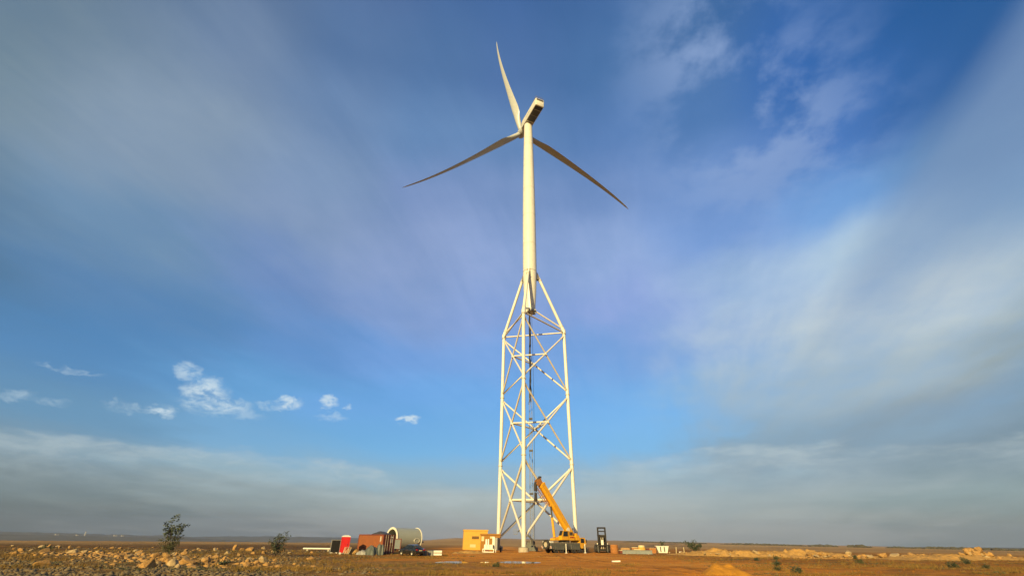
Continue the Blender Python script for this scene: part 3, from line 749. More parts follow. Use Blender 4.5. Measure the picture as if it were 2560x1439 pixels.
for i in range(9):
    a = i*2.39; r_ = 0.05+0.035*i**0.5*1.6
    x0, y0 = math.cos(a)*r_, math.sin(a)*r_
    pts = [Vector((x0*(1+0.5*math.sin(t*3.1+i)) + 0.12*math.sin(t*1.7+i*0.4), y0*(1+0.4*math.cos(t*2.7+i)), 62.0-t*(26.5+1.3*math.sin(i*2.2))/10)) for t in range(11)]
    for p, q in zip(pts, pts[1:]): cab.cyl(p, q, 0.09, n=6, caps=False)
    p = pts[-1]; cab.cyl(p, p+Vector((0.5*math.cos(a), 0.5*math.sin(a), -0.5)), 0.045, n=6)
o = cab.build('cable_bundle', M_CABLE, loc=(mx, my+0.05, 0.0)); tag(o, 'black cable bundle hanging below the turbine tube into the lattice tower', 'cable')
rp = MB(); pts = [Vector((0.15+0.25*math.sin(t/14*math.pi), 0, 61.2-t*4.2)) for t in range(15)]
for p, q in zip(pts, pts[1:]): rp.cyl(p, q, 0.05, n=6, caps=False)
o = rp.build('guide_rope', M_CABLE, loc=(mx+0.45, my-0.5, 0)); tag(o, 'thin dark rope running down beside the hoist mast', 'rope')

# ------------------------------------------------------------------ wheels
def wheel(mb_t, mb_r, c, r, w, axis):
    ax = Vector(axis)
    q = ax.to_track_quat('Z', 'Y').to_matrix().to_4x4(); Mx = Matrix.Translation(c) @ q
    mb_t.lathe([(r*.56, -w/2), (r*.92, -w/2), (r, -w*.36), (r, w*.36), (r*.92, w/2), (r*.56, w/2)], 28, Mx, close=True)
    mb_r.lathe([(0.01, -w*.30), (r*.2, -w*.34), (r*.22, -w*.2), (r*.48, -w*.12), (r*.57, -w*.46), (r*.57, w*.46), (r*.48, w*.12), (r*.22, w*.2), (r*.2, w*.34), (0.01, w*.30)], 22, Mx)
def add_wheel(parent, c, r, w, axis=(0, 1, 0), name='wheel', rim=None):
    t, i = MB(), MB(); wheel(t, i, c, r, w, axis)
    o = t.build(name, M_BLACK, parent, True); i.build('rim', rim or M_RIM, o, True); return o

# ------------------------------------------------------------------ mobile crane
CRX, CRY, CRH = 11.5, 106.5, 40.0
cr_ = thing('mobile_crane', 'yellow mobile crane with raised boom on grey outriggered carrier', 'crane', (CRX, CRY, gz(CRX, CRY)), CRH)
mb = MB(); mb.bb((-5.1, -1.3, 0.75), (3.4, 1.3, 1.45)); mb.bb((-5.1, -1.35, 1.452), (3.4, 1.35, 1.80)); carrier = mb.build('carrier', M_CRBODY, cr_)
mb = MB()
for x0, x1 in ((-4.0, -1.4), (0.9, 3.3)):
    mb.prism([(x0, 0.62), (x1, 0.62), (x1, 1.44), ((x0+x1)/2+.4, 1.30), ((x0+x1)/2-.4, 1.44), (x0, 1.40)], -1.42, -1.31)
    mb.prism([(x0, 0.62), (x1, 0.62), (x1, 1.44), ((x0+x1)/2+.4, 1.30), ((x0+x1)/2-.4, 1.44), (x0, 1.40)], 1.31, 1.42)
mb.build('side_skirt', M_CRBODY, carrier)
mb = MB(); mb.bb((-4.6, -1.44, 1.802), (3.2, -1.25, 1.86)); mb.bb((-4.6, 1.25, 1.802), (3.2, 1.44, 1.86)); mb.build('deck_edge', M_RIM, carrier)
mb = MB()
for i in range(4): mb.bb((-0.95, -1.55, 0.72+i*0.22), (0.55, -1.40, 0.76+i*0.22))
for x in (-0.95, 0.52): mb.bb((x, -1.55, 0.7), (x+.04, -1.43, 1.5))
mb.build('ladder', M_GREY, carrier)
for x in (-3.6, -2.0, 1.5, 3.1):
    for s in (-1, 1): add_wheel(cr_, (x, s*1.12, 0.66), 0.66, 0.42, name='wheel', rim=M_DARK)
add_wheel(cr_, (-5.42, -0.25, 1.52), 0.86, 0.46, (1, 0, 0), 'spare_wheel')
mb = MB(); mb.bb((-5.1, -1.1, 1.81), (-4.2, 1.1, 2.12)); mb.build('rear_box', M_WHITE, cr_)
for s in (-1, 1):
    mb = MB(); mb.bb((-5.16, s*1.24-.2, 0.85), (-5.105, s*1.24+.2, 1.25))
    wp = mb.build('warning_plate', M_WHITE, cr_)
    mb = MB()
    for q in (-0.1, 0.08): mb.box((-5.175, s*1.24+q, 1.05), (0.02, 0.08, 0.42), (30, 0, 0))
    mb.build('stripe', M_LAMP, wp)
for x in (-1.15, 4.6):
    for s in (-1, 1):
        mb = MB(); mb.bb((x-.18, s*1.3, 0.95), (x+.18, s*1.62, 1.25)); og = mb.build('outrigger_beam', M_CRBODY, cr_)
        mb = MB(); mb.cyl((x, s*1.62, 0.1), (x, s*1.62, 1.7), 0.10, n=12); mb.build('jack', M_WHITE, og, True)
        mb = MB(); mb.cyl((x, s*1.62, 0.0), (x, s*1.62, 0.1), 0.30, n=16); mb.build('foot_plate', M_WHITE, og)
# driver cab
mb = MB(); mb.prism([(3.42, 0.85), (5.35, 0.85), (5.45, 1.6), (5.15, 2.8), (3.42, 2.85)], -1.3, 1.3); dc = mb.build('driver_cab', M_CRANE, cr_)
mb = MB()
mb.prism([(3.75, 1.85), (4.85, 1.85), (4.75, 2.62), (3.75, 2.66)], -1.33, -1.302); mb.prism([(3.75, 1.85), (4.85, 1.85), (4.75, 2.62), (3.75, 2.66)], 1.302, 1.33)
mb.build('side_window', M_GLASS, dc)
mb = MB(); mb.add([(5.46, -1.2, 1.75), (5.46, 1.2, 1.75), (5.20, 1.2, 2.7), (5.20, -1.2, 2.7), (5.42, -1.2, 1.75), (5.42, 1.2, 1.75), (5.16, 1.2, 2.7), (5.16, -1.2, 2.7)], [(0,1,2,3),(7,6,5,4),(0,4,5,1),(1,5,6,2),(2,6,7,3),(3,7,4,0)]); mb.build('windscreen', M_GLASS, dc)
mb = MB(); mb.bb((5.40, -1.28, 0.6), (5.68, 1.28, 1.0)); mb.build('bumper', M_CRBODY, dc)
mb = MB()
for s in (-1, 1): mb.bb((5.3, s*1.45-.08, 1.9), (5.42, s*1.45+.08, 2.5))
mb.build('mirror', M_BLACK, dc)
# superstructure: turntable, slewing frame, operator cab, counterweight
mb = MB(); mb.cyl((0, 0, 1.802), (0, 0, 2.25), 1.15, n=32); mb.build('turntable', M_DARK, cr_, True)
mb = MB(); mb.prism([(-3.3, 2.26), (2.8, 2.26), (2.8, 3.1), (2.1, 3.9), (1.2, 3.9), (0.6, 3.0), (-2.2, 2.9), (-3.3, 2.6)], -0.55, 0.75); mb.build('slewing_frame', M_CRANE, cr_)
mb = MB(); mb.prism([(-2.05, 2.35), (-0.1, 2.35), (-0.1, 4.05), (-1.65, 4.05), (-2.15, 3.1)], -1.5, -0.56); oc = mb.build('operator_cab', M_CRANE, cr_)
mb = MB(); mb.prism([(-1.75, 3.0), (-0.35, 3.0), (-0.35, 3.92), (-1.55, 3.92)], -1.53, -1.502); mb.build('side_window', M_GLASS, oc)
mb = MB(); mb.add([(-2.17, -1.44, 3.12), (-2.17, -0.62, 3.12), (-1.70, -0.62, 4.02), (-1.70, -1.44, 4.02), (-2.12, -1.44, 3.10), (-2.12, -0.62, 3.10), (-1.65, -0.62, 4.0), (-1.65, -1.44, 4.0)], [(0,1,2,3),(7,6,5,4),(0,4,5,1),(1,5,6,2),(2,6,7,3),(3,7,4,0)]); mb.build('windscreen', M_GLASS, oc)
mb = MB(); mb.bb((0.1, -1.45, 2.3), (1.75, -0.56, 3.1)); mb.bb((0.1, -1.35, 3.102), (1.5, -0.56, 3.95)); eh = mb.build('engine_housing', M_CRANE, cr_)
mb = MB()
for i, w_ in enumerate((.14, .06, .15, .15, .15, .15, .14)): mb.bb((0.32+i*0.18, -1.475, 2.72), (0.32+i*0.18+w_, -1.452, 2.92))
mb.build('lettering', M_LAMP, eh)
mb = MB(); mb.bb((0.35, -1.38, 3.2), (1.3, -1.352, 3.8)); mb.build('grille', M_DARK, eh)
mb = MB(); mb.bb((2.82, -1.35, 2.3), (3.35, 1.35, 3.25)); mb.bb((2.3, -1.35, 2.32), (2.818, -0.57, 3.6)); mb.build('counterweight', M_CRANE, cr_)
mb = MB(); mb.cyl((1.9, -0.9, 3.62), (1.9, -0.9, 4.35), 0.07, n=8); mb.box((1.9, -0.9, 4.4), (0.18, 0.18, 0.3)); mb.build('exhaust', M_DARK, cr_)
mb = MB(); mb.cyl((1.0, -0.5, 4.25), (1.0, 0.7, 4.25), 0.42, n=20); mb.build('winch_drum', M_WHITE, cr_, True)
# boom
BA = R(48.0); bd = Vector((-math.cos(BA), 0, math.sin(BA))); bn = Vector((math.sin(BA), 0, math.cos(BA)))
piv = Vector((1.7, 0.1, 3.75))
def boom_ring(s, w, h, off=0.0):
    c = piv+bd*s+bn*off; pts = []
    for yy, nn in ((-w/2, h/2), (w/2, h/2), (w/2, -h*.25), (w*.28, -h/2), (-w*.28, -h/2), (-w/2, -h*.25)): pts.append(c+Vector((0, yy, 0))+bn*nn)
    return pts
mb = MB(); mb.loft([boom_ring(-0.7, 1.1, 1.32), boom_ring(11.6, 1.08, 1.28)]); boom = mb.build('boom', M_CRANE, cr_)
mb = MB(); mb.loft([boom_ring(11.45, 1.16, 1.4), boom_ring(11.85, 1.16, 1.4)]); mb.build('boom_collar', M_CRANE, boom)
mb = MB(); mb.loft([boom_ring(11.8, .74, .84), boom_ring(12.5, .74, .84)]); mb.build('telescope_section', M_CRANE, boom)
mb = MB()
hd = piv+bd*12.5
for yy in (-.36, .36):
    mb.prism([(hd.x+.45, hd.z-.2), (hd.x+.1, hd.z+.75), (hd.x-.9, hd.z+.35), (hd.x-1.25, hd.z-.55), (hd.x-.7, hd.z-.95)], hd.y+yy-.04, hd.y+yy+.04)
mb.build('boom_head', M_RUSTY, boom)
mb = MB()
for c in ((hd.x-.95, hd.z-.4), (hd.x-.05, hd.z+.5)): mb.cyl((c[0], hd.y-.3, c[1]), (c[0], hd.y+.3, c[1]), .36, n=20)
mb.build('sheave', M_DARK, boom, True)
mb = MB(); mb.box((hd.x+.15, hd.y, hd.z+.95), (.5, .5, .3)); mb.build('boom_lamp', M_DARK, boom)
# luffing cylinder
c0 = Vector((-2.7, 0.1, 2.85)); c1 = piv+bd*7.2-bn*.55
dd = (c1-c0).normalized(); mid = c0+dd*((c1-c0).length*.60)
mb = MB(); mb.cyl(c0, mid, .27, n=18); lc = mb.build('luffing_cylinder', M_CRANE, cr_, True)
mb = MB(); mb.cyl(mid, c1, .17, n=14); mb.build('piston_rod', M_DARK, lc, True)
mb = MB(); mb.prism([(c1.x-.35, c1.z-.25), (c1.x+.25, c1.z-.3), (c1.x+.5, c1.z+.3), (c1.x-.1, c1.z+.5)], -.25, .45); mb.build('cylinder_bracket', M_CRANE, boom)
# hook block on its ropes, folded lattice jib under the boom
hk = Vector((hd.x-1.15, hd.y, hd.z-.6))
mb = MB()
for yy in (-.12, .12): mb.cyl(hk+Vector((0, yy, 0)), hk+Vector((0, yy, -1.9)), .05, n=6)
mb.build('hoist_rope', M_CABLE, boom)
mb = MB(); mb.box(hk+Vector((0, 0, -.6)), (.5, .55, 1.3)); mb.build('hook_sheave_block', M_DARK, boom)
mb = MB(); mb.prism([(hk.x-.22, hk.z-1.6), (hk.x+.22, hk.z-1.6), (hk.x+.26, hk.z-2.7), (hk.x+.1, hk.z-3.3), (hk.x-.1, hk.z-3.3), (hk.x-.26, hk.z-2.7)], hk.y-.2, hk.y+.2); mb.build('hook_block', M_DARK, boom)
mb = MB()
j0, j1 = piv+bd*12.0-bn*1.0, piv+bd*7.6-bn*.95
for yy in (-.35, .35):
    for nn in (0, -.55):
        mb.cyl(j0+Vector((0, yy, 0))+bn*nn*1.3, j1+Vector((0, yy, 0))+bn*nn*.6, .045, n=6)
for i in range(8):
    a = j0.lerp(j1, i/8); b = j0.lerp(j1, (i+1)/8)
    k0, k1 = -.55*(1.3-.7*i/8), -.55*(1.3-.7*(i+1)/8)
    for yy in (-.35, .35): mb.cyl(a+Vector((0, yy, 0)), b+Vector((0, yy, 0))+bn*k1, .03, n=5); mb.cyl(a+Vector((0, yy, 0)), a+Vector((0, yy, 0))+bn*k0, .03, n=5)
mb.build('folded_jib', M_RUSTY, boom)

# ------------------------------------------------------------------ forklift truck seen from the front
fl = thing('forklift_truck', 'dark heavy forklift truck with tall mast facing the viewer', 'forklift', (20.3, 111.4, gz(20.3, 111.4)), -97)
# local +x points to the forks, towards the viewer
mb = MB(); mb.prism([(-3.2, .5), (1.0, .5), (1.0, 1.5), (-0.6, 1.75), (-3.0, 1.7), (-3.3, 1.2)], -1.15, 1.15); mb.build('chassis', M_FORKB, fl)
mb = MB(); mb.prism([(-3.6, .5), (-2.6, .5), (-2.6, 1.8), (-3.5, 1.8)], -1.3, 1.3); mb.build('counterweight', M_DARK, fl)
for x, r in ((0.5, .78), (-2.5, .68)):
    for s in (-1, 1): add_wheel(fl, (x, s*1.35, r), r, .55)
mb = MB()
for s in (-1, 1): mb.bb((1.12, s*.78-.16, .15), (1.5, s*.78+.16, 4.55))
mb.bb((1.14, -.94, 4.552), (1.48, .94, 4.85)); mb.bb((1.16, -.62, 3.95), (1.46, .62, 4.15)); mb.bb((1.16, -.62, 2.9), (1.46, .62, 3.3)); ms = mb.build('mast', M_FRAME, fl)
mb = MB()
for y in (-.2, .2): mb.cyl((1.3, y, .4), (1.3, y, 2.9), .09, n=10)
mb.build('lift_cylinder', M_RIM, ms, True)
mb = MB(); mb.bb((1.52, -1.5, .35), (1.75, 1.5, .75)); mb.bb((1.52, -1.5, 1.25), (1.75, 1.5, 1.5)); mb.bb((1.53, -1.3, .752), (1.72, -1.1, 1.248)); mb.bb((1.53, 1.1, .752), (1.72, 1.3, 1.248)); mb.build('fork_carriage', M_FRAME, ms)
for s in (-1, 1):
    mb = MB(); mb.prism([(1.76, .12), (3.4, .12), (3.4, .17), (1.86, .24), (1.86, 1.4), (1.76, 1.4)], s*1.0-.11, s*1.0+.11); mb.build('fork', M_DARK, ms)
mb = MB(); mb.bb((-1.9, -.75, 1.76), (-.3, .75, 1.9))
for x in (-1.9, -.36):
    for s in (-1, 1): mb.bb((x, s*.75-.05, 1.902), (x+.09, s*.75+.05, 3.3))
mb.bb((-2.0, -.85, 3.302), (-.2, .85, 3.42)); cb_ = mb.build('cab', M_DARK, fl)
mb = MB(); mb.bb((-.29, -.68, 1.95), (-.26, .68, 3.25)); mb.bb((-1.8, -.79, 1.95), (-.4, -.77, 3.25)); mb.bb((-1.8, .77, 1.95), (-.4, .79, 3.25)); mb.build('window', M_GLASS, cb_)
mb = MB(); mb.box((1.53, 0.02, 1.95), (.04, .46, .9)); mb.build('load_plate', M_WHITE, ms)
for s in (-1, 1):
    mb = MB(); mb.cyl((1.02, s*1.05, 1.7), (1.14, s*1.05, 1.7), .13, n=12); mb.build('headlamp', M_WHITE, fl)

# ------------------------------------------------------------------ boom lift half hidden behind the front leg
bx, by = 4.7, 121.5
bl_ = thing('boom_lift', 'dark boom lift with basket raised beside the front tower leg', 'boom lift', (bx, by, gz(bx, by)), 180)
mb = MB(); mb.prism([(-1.6, .5), (1.6, .5), (1.6, 1.1), (-1.4, 1.3), (-1.6, 1.0)], -.9, .9); mb.build('chassis', M_CRBODY, bl_)
for x in (-1.2, 1.2):
    for s in (-1, 1): add_wheel(bl_, (x, s*1.0, .55), .55, .36)
mb = MB(); mb.prism([(-1.5, 1.3), (.6, 1.3), (.4, 2.0), (-1.4, 2.0)], -.8, .8); mb.build('turret', M_DARK, bl_)
mb = MB(); mb.bar((-1.2, 0, 1.9), (1.6, 0, 4.6), .35, .4); mb.bar((1.6, 0, 4.6), (2.6, 0, 3.9), .22, .25); mb.build('lift_arm', M_DARK, bl_)
mb = MB(); mb.bb((2.7, -.8, 3.35), (3.6, .8, 3.43))
for z in (3.9, 4.4):
    for y in (-.8, .77): mb.bb((2.7, y, z), (3.6, y+.03, z+.04))
    for x in (2.7, 3.57): mb.bb((x, -.77, z+.001), (x+.03, .77, z+.039))
for x in (2.7, 3.57):
    for y in (-.8, 0, .77): mb.bb((x, y, 3.43), (x+.03, y+.03, 4.4))
mb.build('basket', M_GREY, bl_)

# ------------------------------------------------------------------ buildings
yb = thing('transformer_house', 'tall yellow rendered flat roofed block house with dark vent', 'building', (-8.6, 128.8, gz(-8.6, 128.8)), 7)
mb = MB(); mb.bb((-3.0, -2.2, -.3), (3.0, 2.2, 4.1)); mb.build('wall', M_YB, yb)
mb = MB(); mb.bb((-3.12, -2.32, 4.102), (3.12, 2.32, 4.4)); mb.build('roof', M_YB, yb)
mb = MB(); mb.bb((-.9, -2.26, 2.35), (.8, -2.205, 2.95)); vn = mb.build('vent', M_DARK, yb)
mb = MB()
for i in range(5): mb.box((-.05, -2.29, 2.42+i*.12), (1.66, .05, .05), (30, 0, 0))
mb.build('louvre', M_OCH, vn)
mb = MB(); mb.bb((-1.3, -2.24, .55), (.1, -2.205, 1.2)); mb.build('notice_board', M_PALE, yb)
mb = MB(); mb.bb((1.4, -2.24, 0.0), (2.5, -2.205, 2.1)); dr_ = mb.build('door', M_OCH, yb)
mb = MB(); mb.bb((1.5, -2.27, 1.0), (1.58, -2.242, 1.15)); mb.build('handle', M_DARK, dr_)
ob = thing('switch_house', 'low ochre flat roofed hut behind the white machine skid', 'building', (-4.4, 119.3, gz(-4.4, 119.3)), 3)
mb = MB(); mb.bb((-2.25, -1.8, -.3), (2.25, 1.8, 3.1)); mb.build('wall', M_OCH, ob)
mb = MB(); mb.bb((-2.4, -1.95, 3.102), (2.4, 1.95, 3.4)); mb.build('roof', M_OCH, ob)
mb = MB(); mb.bb((-2.05, -1.84, 1.9), (-1.45, -1.805, 2.85)); mb.build('window', M_PALE, ob)  # pale notice panel on the wall, not an opening
mb = MB(); mb.bb((-.1, -1.84, 2.45), (.55, -1.805, 2.85)); mb.build('sign_board', M_PALE, ob)
mb = MB(); mb.bb((-1.2, -1.84, 0), (-.3, -1.805, 2.0)); mb.build('door', M_CONTD, ob)

# ------------------------------------------------------------------ white machine skid
sk = thing('machine_skid', 'white steel machine skid with three cabinets and tall columns', 'machine', (-3.95, 102.6, gz(-3.95, 102.6)), -8)
mb = MB()
for z in (.03, .52):
    mb.bb((-1.15, -1.0, z), (1.15, -.86, z+.14)); mb.bb((-1.15, .86, z), (1.15, 1.0, z+.14))
    for x in (-1.15, 1.01): mb.bb((x, -.858, z+.002), (x+.14, .858, z+.138))
for x in (-1.148, 1.012):
    for y in (-.998, .862): mb.bb((x, y, .172), (x+.136, y+.136, .518))
mb.build('base_frame', M_WHITE, sk)
for i in range(3):
    mb = MB(); mb.bb((-.88+i*.60, -.85, .68), (-.88+i*.60+.53, .1, 1.36)); mb.build('cabinet', M_WHITE, sk)
for x, w_, h_ in ((-.8, .32, 2.28), (-.33, .24, 2.32), (.60, .46, 2.75)):
    mb = MB(); mb.bb((x, .12, .68), (x+w_, .5, h_)); mb.box((x+w_/2+.03, .10, h_-.12), (w_*.8, .02, .12)); mb.build('column', M_WHITE, sk)
mb = MB(); mb.bb((1.18, -.7, .35), (1.75, 2.6, 2.55)); hs_ = mb.build('shade_grey_housing', M_GREY, sk)  # right side of the white unit, its shade put in as grey
mb = MB()
for i in range(4): mb.bb((1.752, -.55+i*.78, .6), (1.78, -.55+i*.78+.66, 2.3))
mb.build('louvre_panel', M_CRBODY, hs_)
add_wheel(sk, (2.0, 2.2, .45), .45, .28, (1, 0, 0))
mb = MB(); mb.cyl((1.5, -.95, .05), (1.5, -.95, .62), .07, n=10); mb.build('jack_leg', M_WHITE, sk)

# ------------------------------------------------------------------ red portable toilet and black panel
t_ = thing('portable_toilet', 'bright red portable toilet cabin with white roof', 'toilet', (-25.1, 78.4, gz(-25.1, 78.4)), 22)
mb = MB(); mb.bb((-.6, -.6, .1), (.6, .6, 2.2)); mb.build('wall', M_RED, t_)
mb = MB(); mb.loft([[(-.64, -.64, 2.202), (.64, -.64, 2.202), (.64, .64, 2.202), (-.64, .64, 2.202)], [(-.62, -.62, 2.3), (.62, -.62, 2.3), (.62, .62, 2.3), (-.62, .62, 2.3)], [(-.3, -.3, 2.45), (.3, -.3, 2.45), (.3, .3, 2.45), (-.3, .3, 2.45)]]); mb.build('roof', M_WHITE, t_)
mb = MB(); mb.bb((-.42, -.63, .2), (.42, -.602, 2.1)); d_ = mb.build('door', M_RED, t_)
mb = MB(); mb.bb((.3, -.66, 1.05), (.36, -.632, 1.25)); mb.build('handle', M_DARK, d_)
mb = MB()
for x in (-.59, .55): mb.bb((x-.03, -.62, .1), (x+.07, -.601, 2.2))
mb.build('corner_trim', M_RED, t_)
mb = MB(); mb.bb((-.66, -.66, 0), (.66, .66, .098)); mb.build('skid_base', M_GREY, t_)
p_ = thing('black_panel', 'flat black panel in grey frame beside the red toilet', 'panel', (-26.75, 79.2, gz(-26.75, 79.2)), 18)
mb = MB(); mb.bb((-.62, -.05, .12), (.62, .05, 1.75)); mb.build('face_sheet', M_INK, p_)
mb = MB(); mb.bb((-.72, -.07, 0), (-.622, .3, 1.8)); mb.bb((.622, -.07, 0), (.70, .3, 1.8)); mb.bb((-.62, -.07, 1.752), (.62, .3, 1.81)); mb.build('frame', M_GREY, p_)
mb = MB()
for x in (-.45, .25): mb.box((x, -.2, .07), (.25, .3, .16), (0, 0, 10))
mb.build('footing', M_WHITE, p_)

# ------------------------------------------------------------------ shipping container
CX, CY = -21.4, 82.4
ct = thing('shipping_container', 'brown corrugated shipping container with dark closed end doors', 'container', (CX, CY, gz(CX, CY)), -35)
L2, W2, HC = 3.03, 1.22, 2.59
for s in (-1, 1):
    mb = MB(); n = 22; pts = []
    x = -L2+.16; st_ = (2*L2-.32)/n
    prof = []
    for i in range(n):
        a = x+i*st_
        prof += [(a, 0), (a+st_*.34, 0), (a+st_*.5, 1), (a+st_*.84, 1)]
    prof.append((x+n*st_, 0))
    vs = []
    for q, dpt in prof: vs += [(q, s*(W2-.015-.055*dpt), .17), (q, s*(W2-.015-.055*dpt), HC-.14)]
    mb.add(vs, [(2*i, 2*i+2, 2*i+3, 2*i+1) for i in range(len(prof)-1)]); mb.build('corrugated_side', M_CONT, ct)
mb = MB()
for s in (-1, 1):
    mb.bb((-L2+.15, s*W2-s*.10, 0), (L2-.15, s*W2, .168)); mb.bb((-L2+.15, s*W2-s*.08, HC-.138), (L2-.15, s*W2, HC))
    for x in (-L2, L2-.149): mb.bb((x, s*W2-s*.15, 0), (x+.149, s*W2, HC))
for x in (-L2+.001, L2-.10):
    mb.bb((x, -W2+.151, 0), (x+.10, W2-.151, .14)); mb.bb((x, -W2+.151, HC-.13), (x+.10, W2-.151, HC))
mb.build('frame', M_CONTD, ct)
mb = MB(); mb.bb((-L2+.05, -W2+.06, HC-.06), (L2-.05, W2-.06, HC-.02)); mb.build('roof', M_CONTD, ct)
mb = MB(); mb.bb((-L2+.02, -W2+.15, .14), (-L2+.06, W2-.15, HC-.13)); mb.build('end_wall', M_CONT, ct)
for s in (-1, 1):
    mb = MB(); mb.bb((L2-.06, .01*s if s > 0 else -W2+.152, .142), (L2-.02, W2-.152 if s > 0 else -.01, HC-.132)); dr_ = mb.build('door', M_CONTD, ct)  # doors darker than the sides: their lack of sun is in the colour
    for q in (.28, .72):
        mb = MB(); y = s*q; mb.cyl((L2+.03, y, .05), (L2+.03, y, HC-.05), .022, n=8)
        for z in (.3, 1.1, 2.2): mb.box((L2+.0, y, z), (.05, .1, .06))
        mb.build('locking_bar', M_RIM, dr_)
mb = MB(); mb.bb((L2-.018, .25, 1.45), (L2-.005, .42, 1.95)); mb.bb((L2-.018, .50, 1.45), (L2-.005, .66, 1.95)); mb.bb((L2-.018, .34, 2.1), (L2-.005, .68, 2.32)); mb.build('marking_plate', M_WHITE, ct)
mb = MB(); mb.box((L2-.7, -W2-.008, 1.95), (.10, .012, .75)); mb.box((L2-.5, -W2-.008, 2.0), (.06, .012, .6)); mb.build('side_marking', M_WHITE, ct)
mb = MB(); vs = []; n = 26; k = 8
for i in range(n):
    for j in range(k):
        u, v = i/(n-1), j/(k-1); e = math.sin(math.pi*u)**.7*math.sin(math.pi*v)**.5
        vs.append((-.6+u*3.2, -1.0+v*1.9, HC-.03+e*(.45+.25*float(vnoise(np.array([u*5]), np.array([v*4]), 3)[0]))*(1-.4*u)))
mb.add(vs, [(i*k+j, (i+1)*k+j, (i+1)*k+j+1, i*k+j+1) for i in range(n-1) for j in range(k-1)])
o = mb.build('tarp_heap', M_DARK, loc=(CX, CY, gz(CX, CY)), rz=-35, smooth=True); tag(o, 'dark tarpaulin heap lying on the brown container roof', 'tarpaulin')
# tarpaulin-covered bundles before the container
def draped(name, label, loc, rz, lx, ly, h, seed, mat, pk=0.6):
    mb = MB(); n, k = 22, 16; vs = []
    for i in range(n):
        for j in range(k):
            u, v = i/(n-1)*2-1, j/(k-1)*2-1
            e = (1-abs(u)**5)*(1-abs(v)**4)
            z = h*e**.4*(1-.45*abs(u*pk)) + .75*float(fbm(np.array([u*3+seed]), np.array([v*3]), seed, 3)[0])*e**.3
            vs.append((u*lx/2*(1+.08*math.sin(v*5+seed)), v*ly/2*(1+.06*math.sin(u*6+seed)), max(z, -.03)))
    mb.add(vs, [(i*k+j, (i+1)*k+j, (i+1)*k+j+1, i*k+j+1) for i in range(n-1) for j in range(k-1)])
    o = mb.build(name, mat, loc=(loc[0], loc[1], gz(*loc)), rz=rz, smooth=True); tag(o, label, 'bundle'); return o
draped('covered_bundle', 'grey green tarpaulin bundle in front of the brown container', (-20.75, 77.7), -30, 1.9, 1.3, 1.15, 4, M_TARP)
draped('covered_bundle', 'upright grey tarpaulin bundle leaning near the container doors', (-19.55, 78.2), 20, 1.1, 1.0, 1.45, 9, M_TARP, .3)
draped('covered_bundle', 'low flat grey bundle at the left foot of the brown container', (-22.0, 77.8), -20, 1.8, 1.0, .5, 14, M_GREY)

# cabinet beyond the container
cbx = thing('steel_cabinet', 'blue grey steel cabinet in brown frame right of container', 'cabinet', (-22.0, 101.0, gz(-22, 101)), 8)
mb = MB(); mb.bb((-.55, -.4, .35), (.55, .4, 1.95)); mb.build('door_panel', M_BLUEGREY, cbx)
mb = MB(); mb.bb((-.7, -.45, .3), (-.552, .45, 2.1)); mb.bb((.552, -.45, .3), (.7, .45, 2.1)); mb.bb((-.55, -.45, 1.952), (.55, .45, 2.1)); mb.build('frame', M_CONTD, cbx)
for x in (-.5, .5):
    mb = MB(); mb.bb((x-.1, -.3, 0), (x+.1, .3, .298)); mb.build('foot', M_BLACK, cbx)

# ------------------------------------------------------------------ lying tower section
tsx, tsy = -23.0, 111.6
ts = thing('tower_section', 'short grey green steel tower section lying on its side', 'tower section', (tsx, tsy, gz(tsx, tsy)), 47)
QM = Matrix.Translation((0, 0, 2.12)) @ Matrix.Rotation(R(90), 4, 'Y')          # lathe axis -> local x
LT = 3.2
mb = MB(); mb.lathe([(2.1, -LT), (2.1, LT), (2.05, LT), (2.05, -LT)], 72, QM, close=True); sh = mb.build('shell', M_TUBE, ts, True)
for x in (-LT, LT):
    mb = MB(); mb.lathe([(1.82, x-.08), (2.22, x-.08), (2.22, x+.08), (1.82, x+.08)], 72, QM, close=True); mb.build('end_flange', M_WHITE, ts, True)
mb = MB(); mb.prism([(-.6, .9), (.9, .9), (.9, 3.3), (.3, 3.75), (-.6, 2.6)], 0, .06, Matrix.Translation((-1.2, -.2, 0)) @ Matrix.Rotation(R(90), 4, 'Z')); mb.build('inner_plate', M_PALE, ts)
# oval hatch on the side facing the viewer
a0 = R(-97)
def onsh(u, x, r): return Vector((x, math.sin(a0+u)*r, 2.12+math.cos(a0+u)*r*(1)))
mb = MB(); rg = []
for rr_, kk in ((2.10, 1.0), (2.22, 1.0), (2.22, .86), (2.10, .86)):
    rg.append([Vector((1.9+.75*kk*math.cos(t), -rr_*math.cos(.15+.22*kk*math.sin(t)), 2.12-rr_*math.sin(.15+.22*kk*math.sin(t)))) for t in [2*math.pi*i/24 for i in range(24)]])
mb.loft(rg+[rg[0]], False); hf = mb.build('hatch_frame', M_WHITE, ts)
mb = MB(); mb.loft([[Vector((1.9+.6*math.cos(t), -2.13, 1.82+.36*math.sin(t))) for t in [2*math.pi*i/24 for i in range(24)]], [Vector((1.9+.6*math.cos(t), -2.08, 1.82+.36*math.sin(t))) for t in [2*math.pi*i/24 for i in range(24)]]]); mb.build('hatch_cover', M_TUBE, hf)
for x in (-2.2, 2.2):
    mb = MB(); mb.prism([(-1.3, 0), (1.3, 0), (1.3, .45), (.7, .2), (0, .06), (-.7, .2), (-1.3, .45)], x-.12, x+.12, Matrix.Rotation(R(90), 4, 'Z')); mb.build('cradle', M_CONTD, ts)

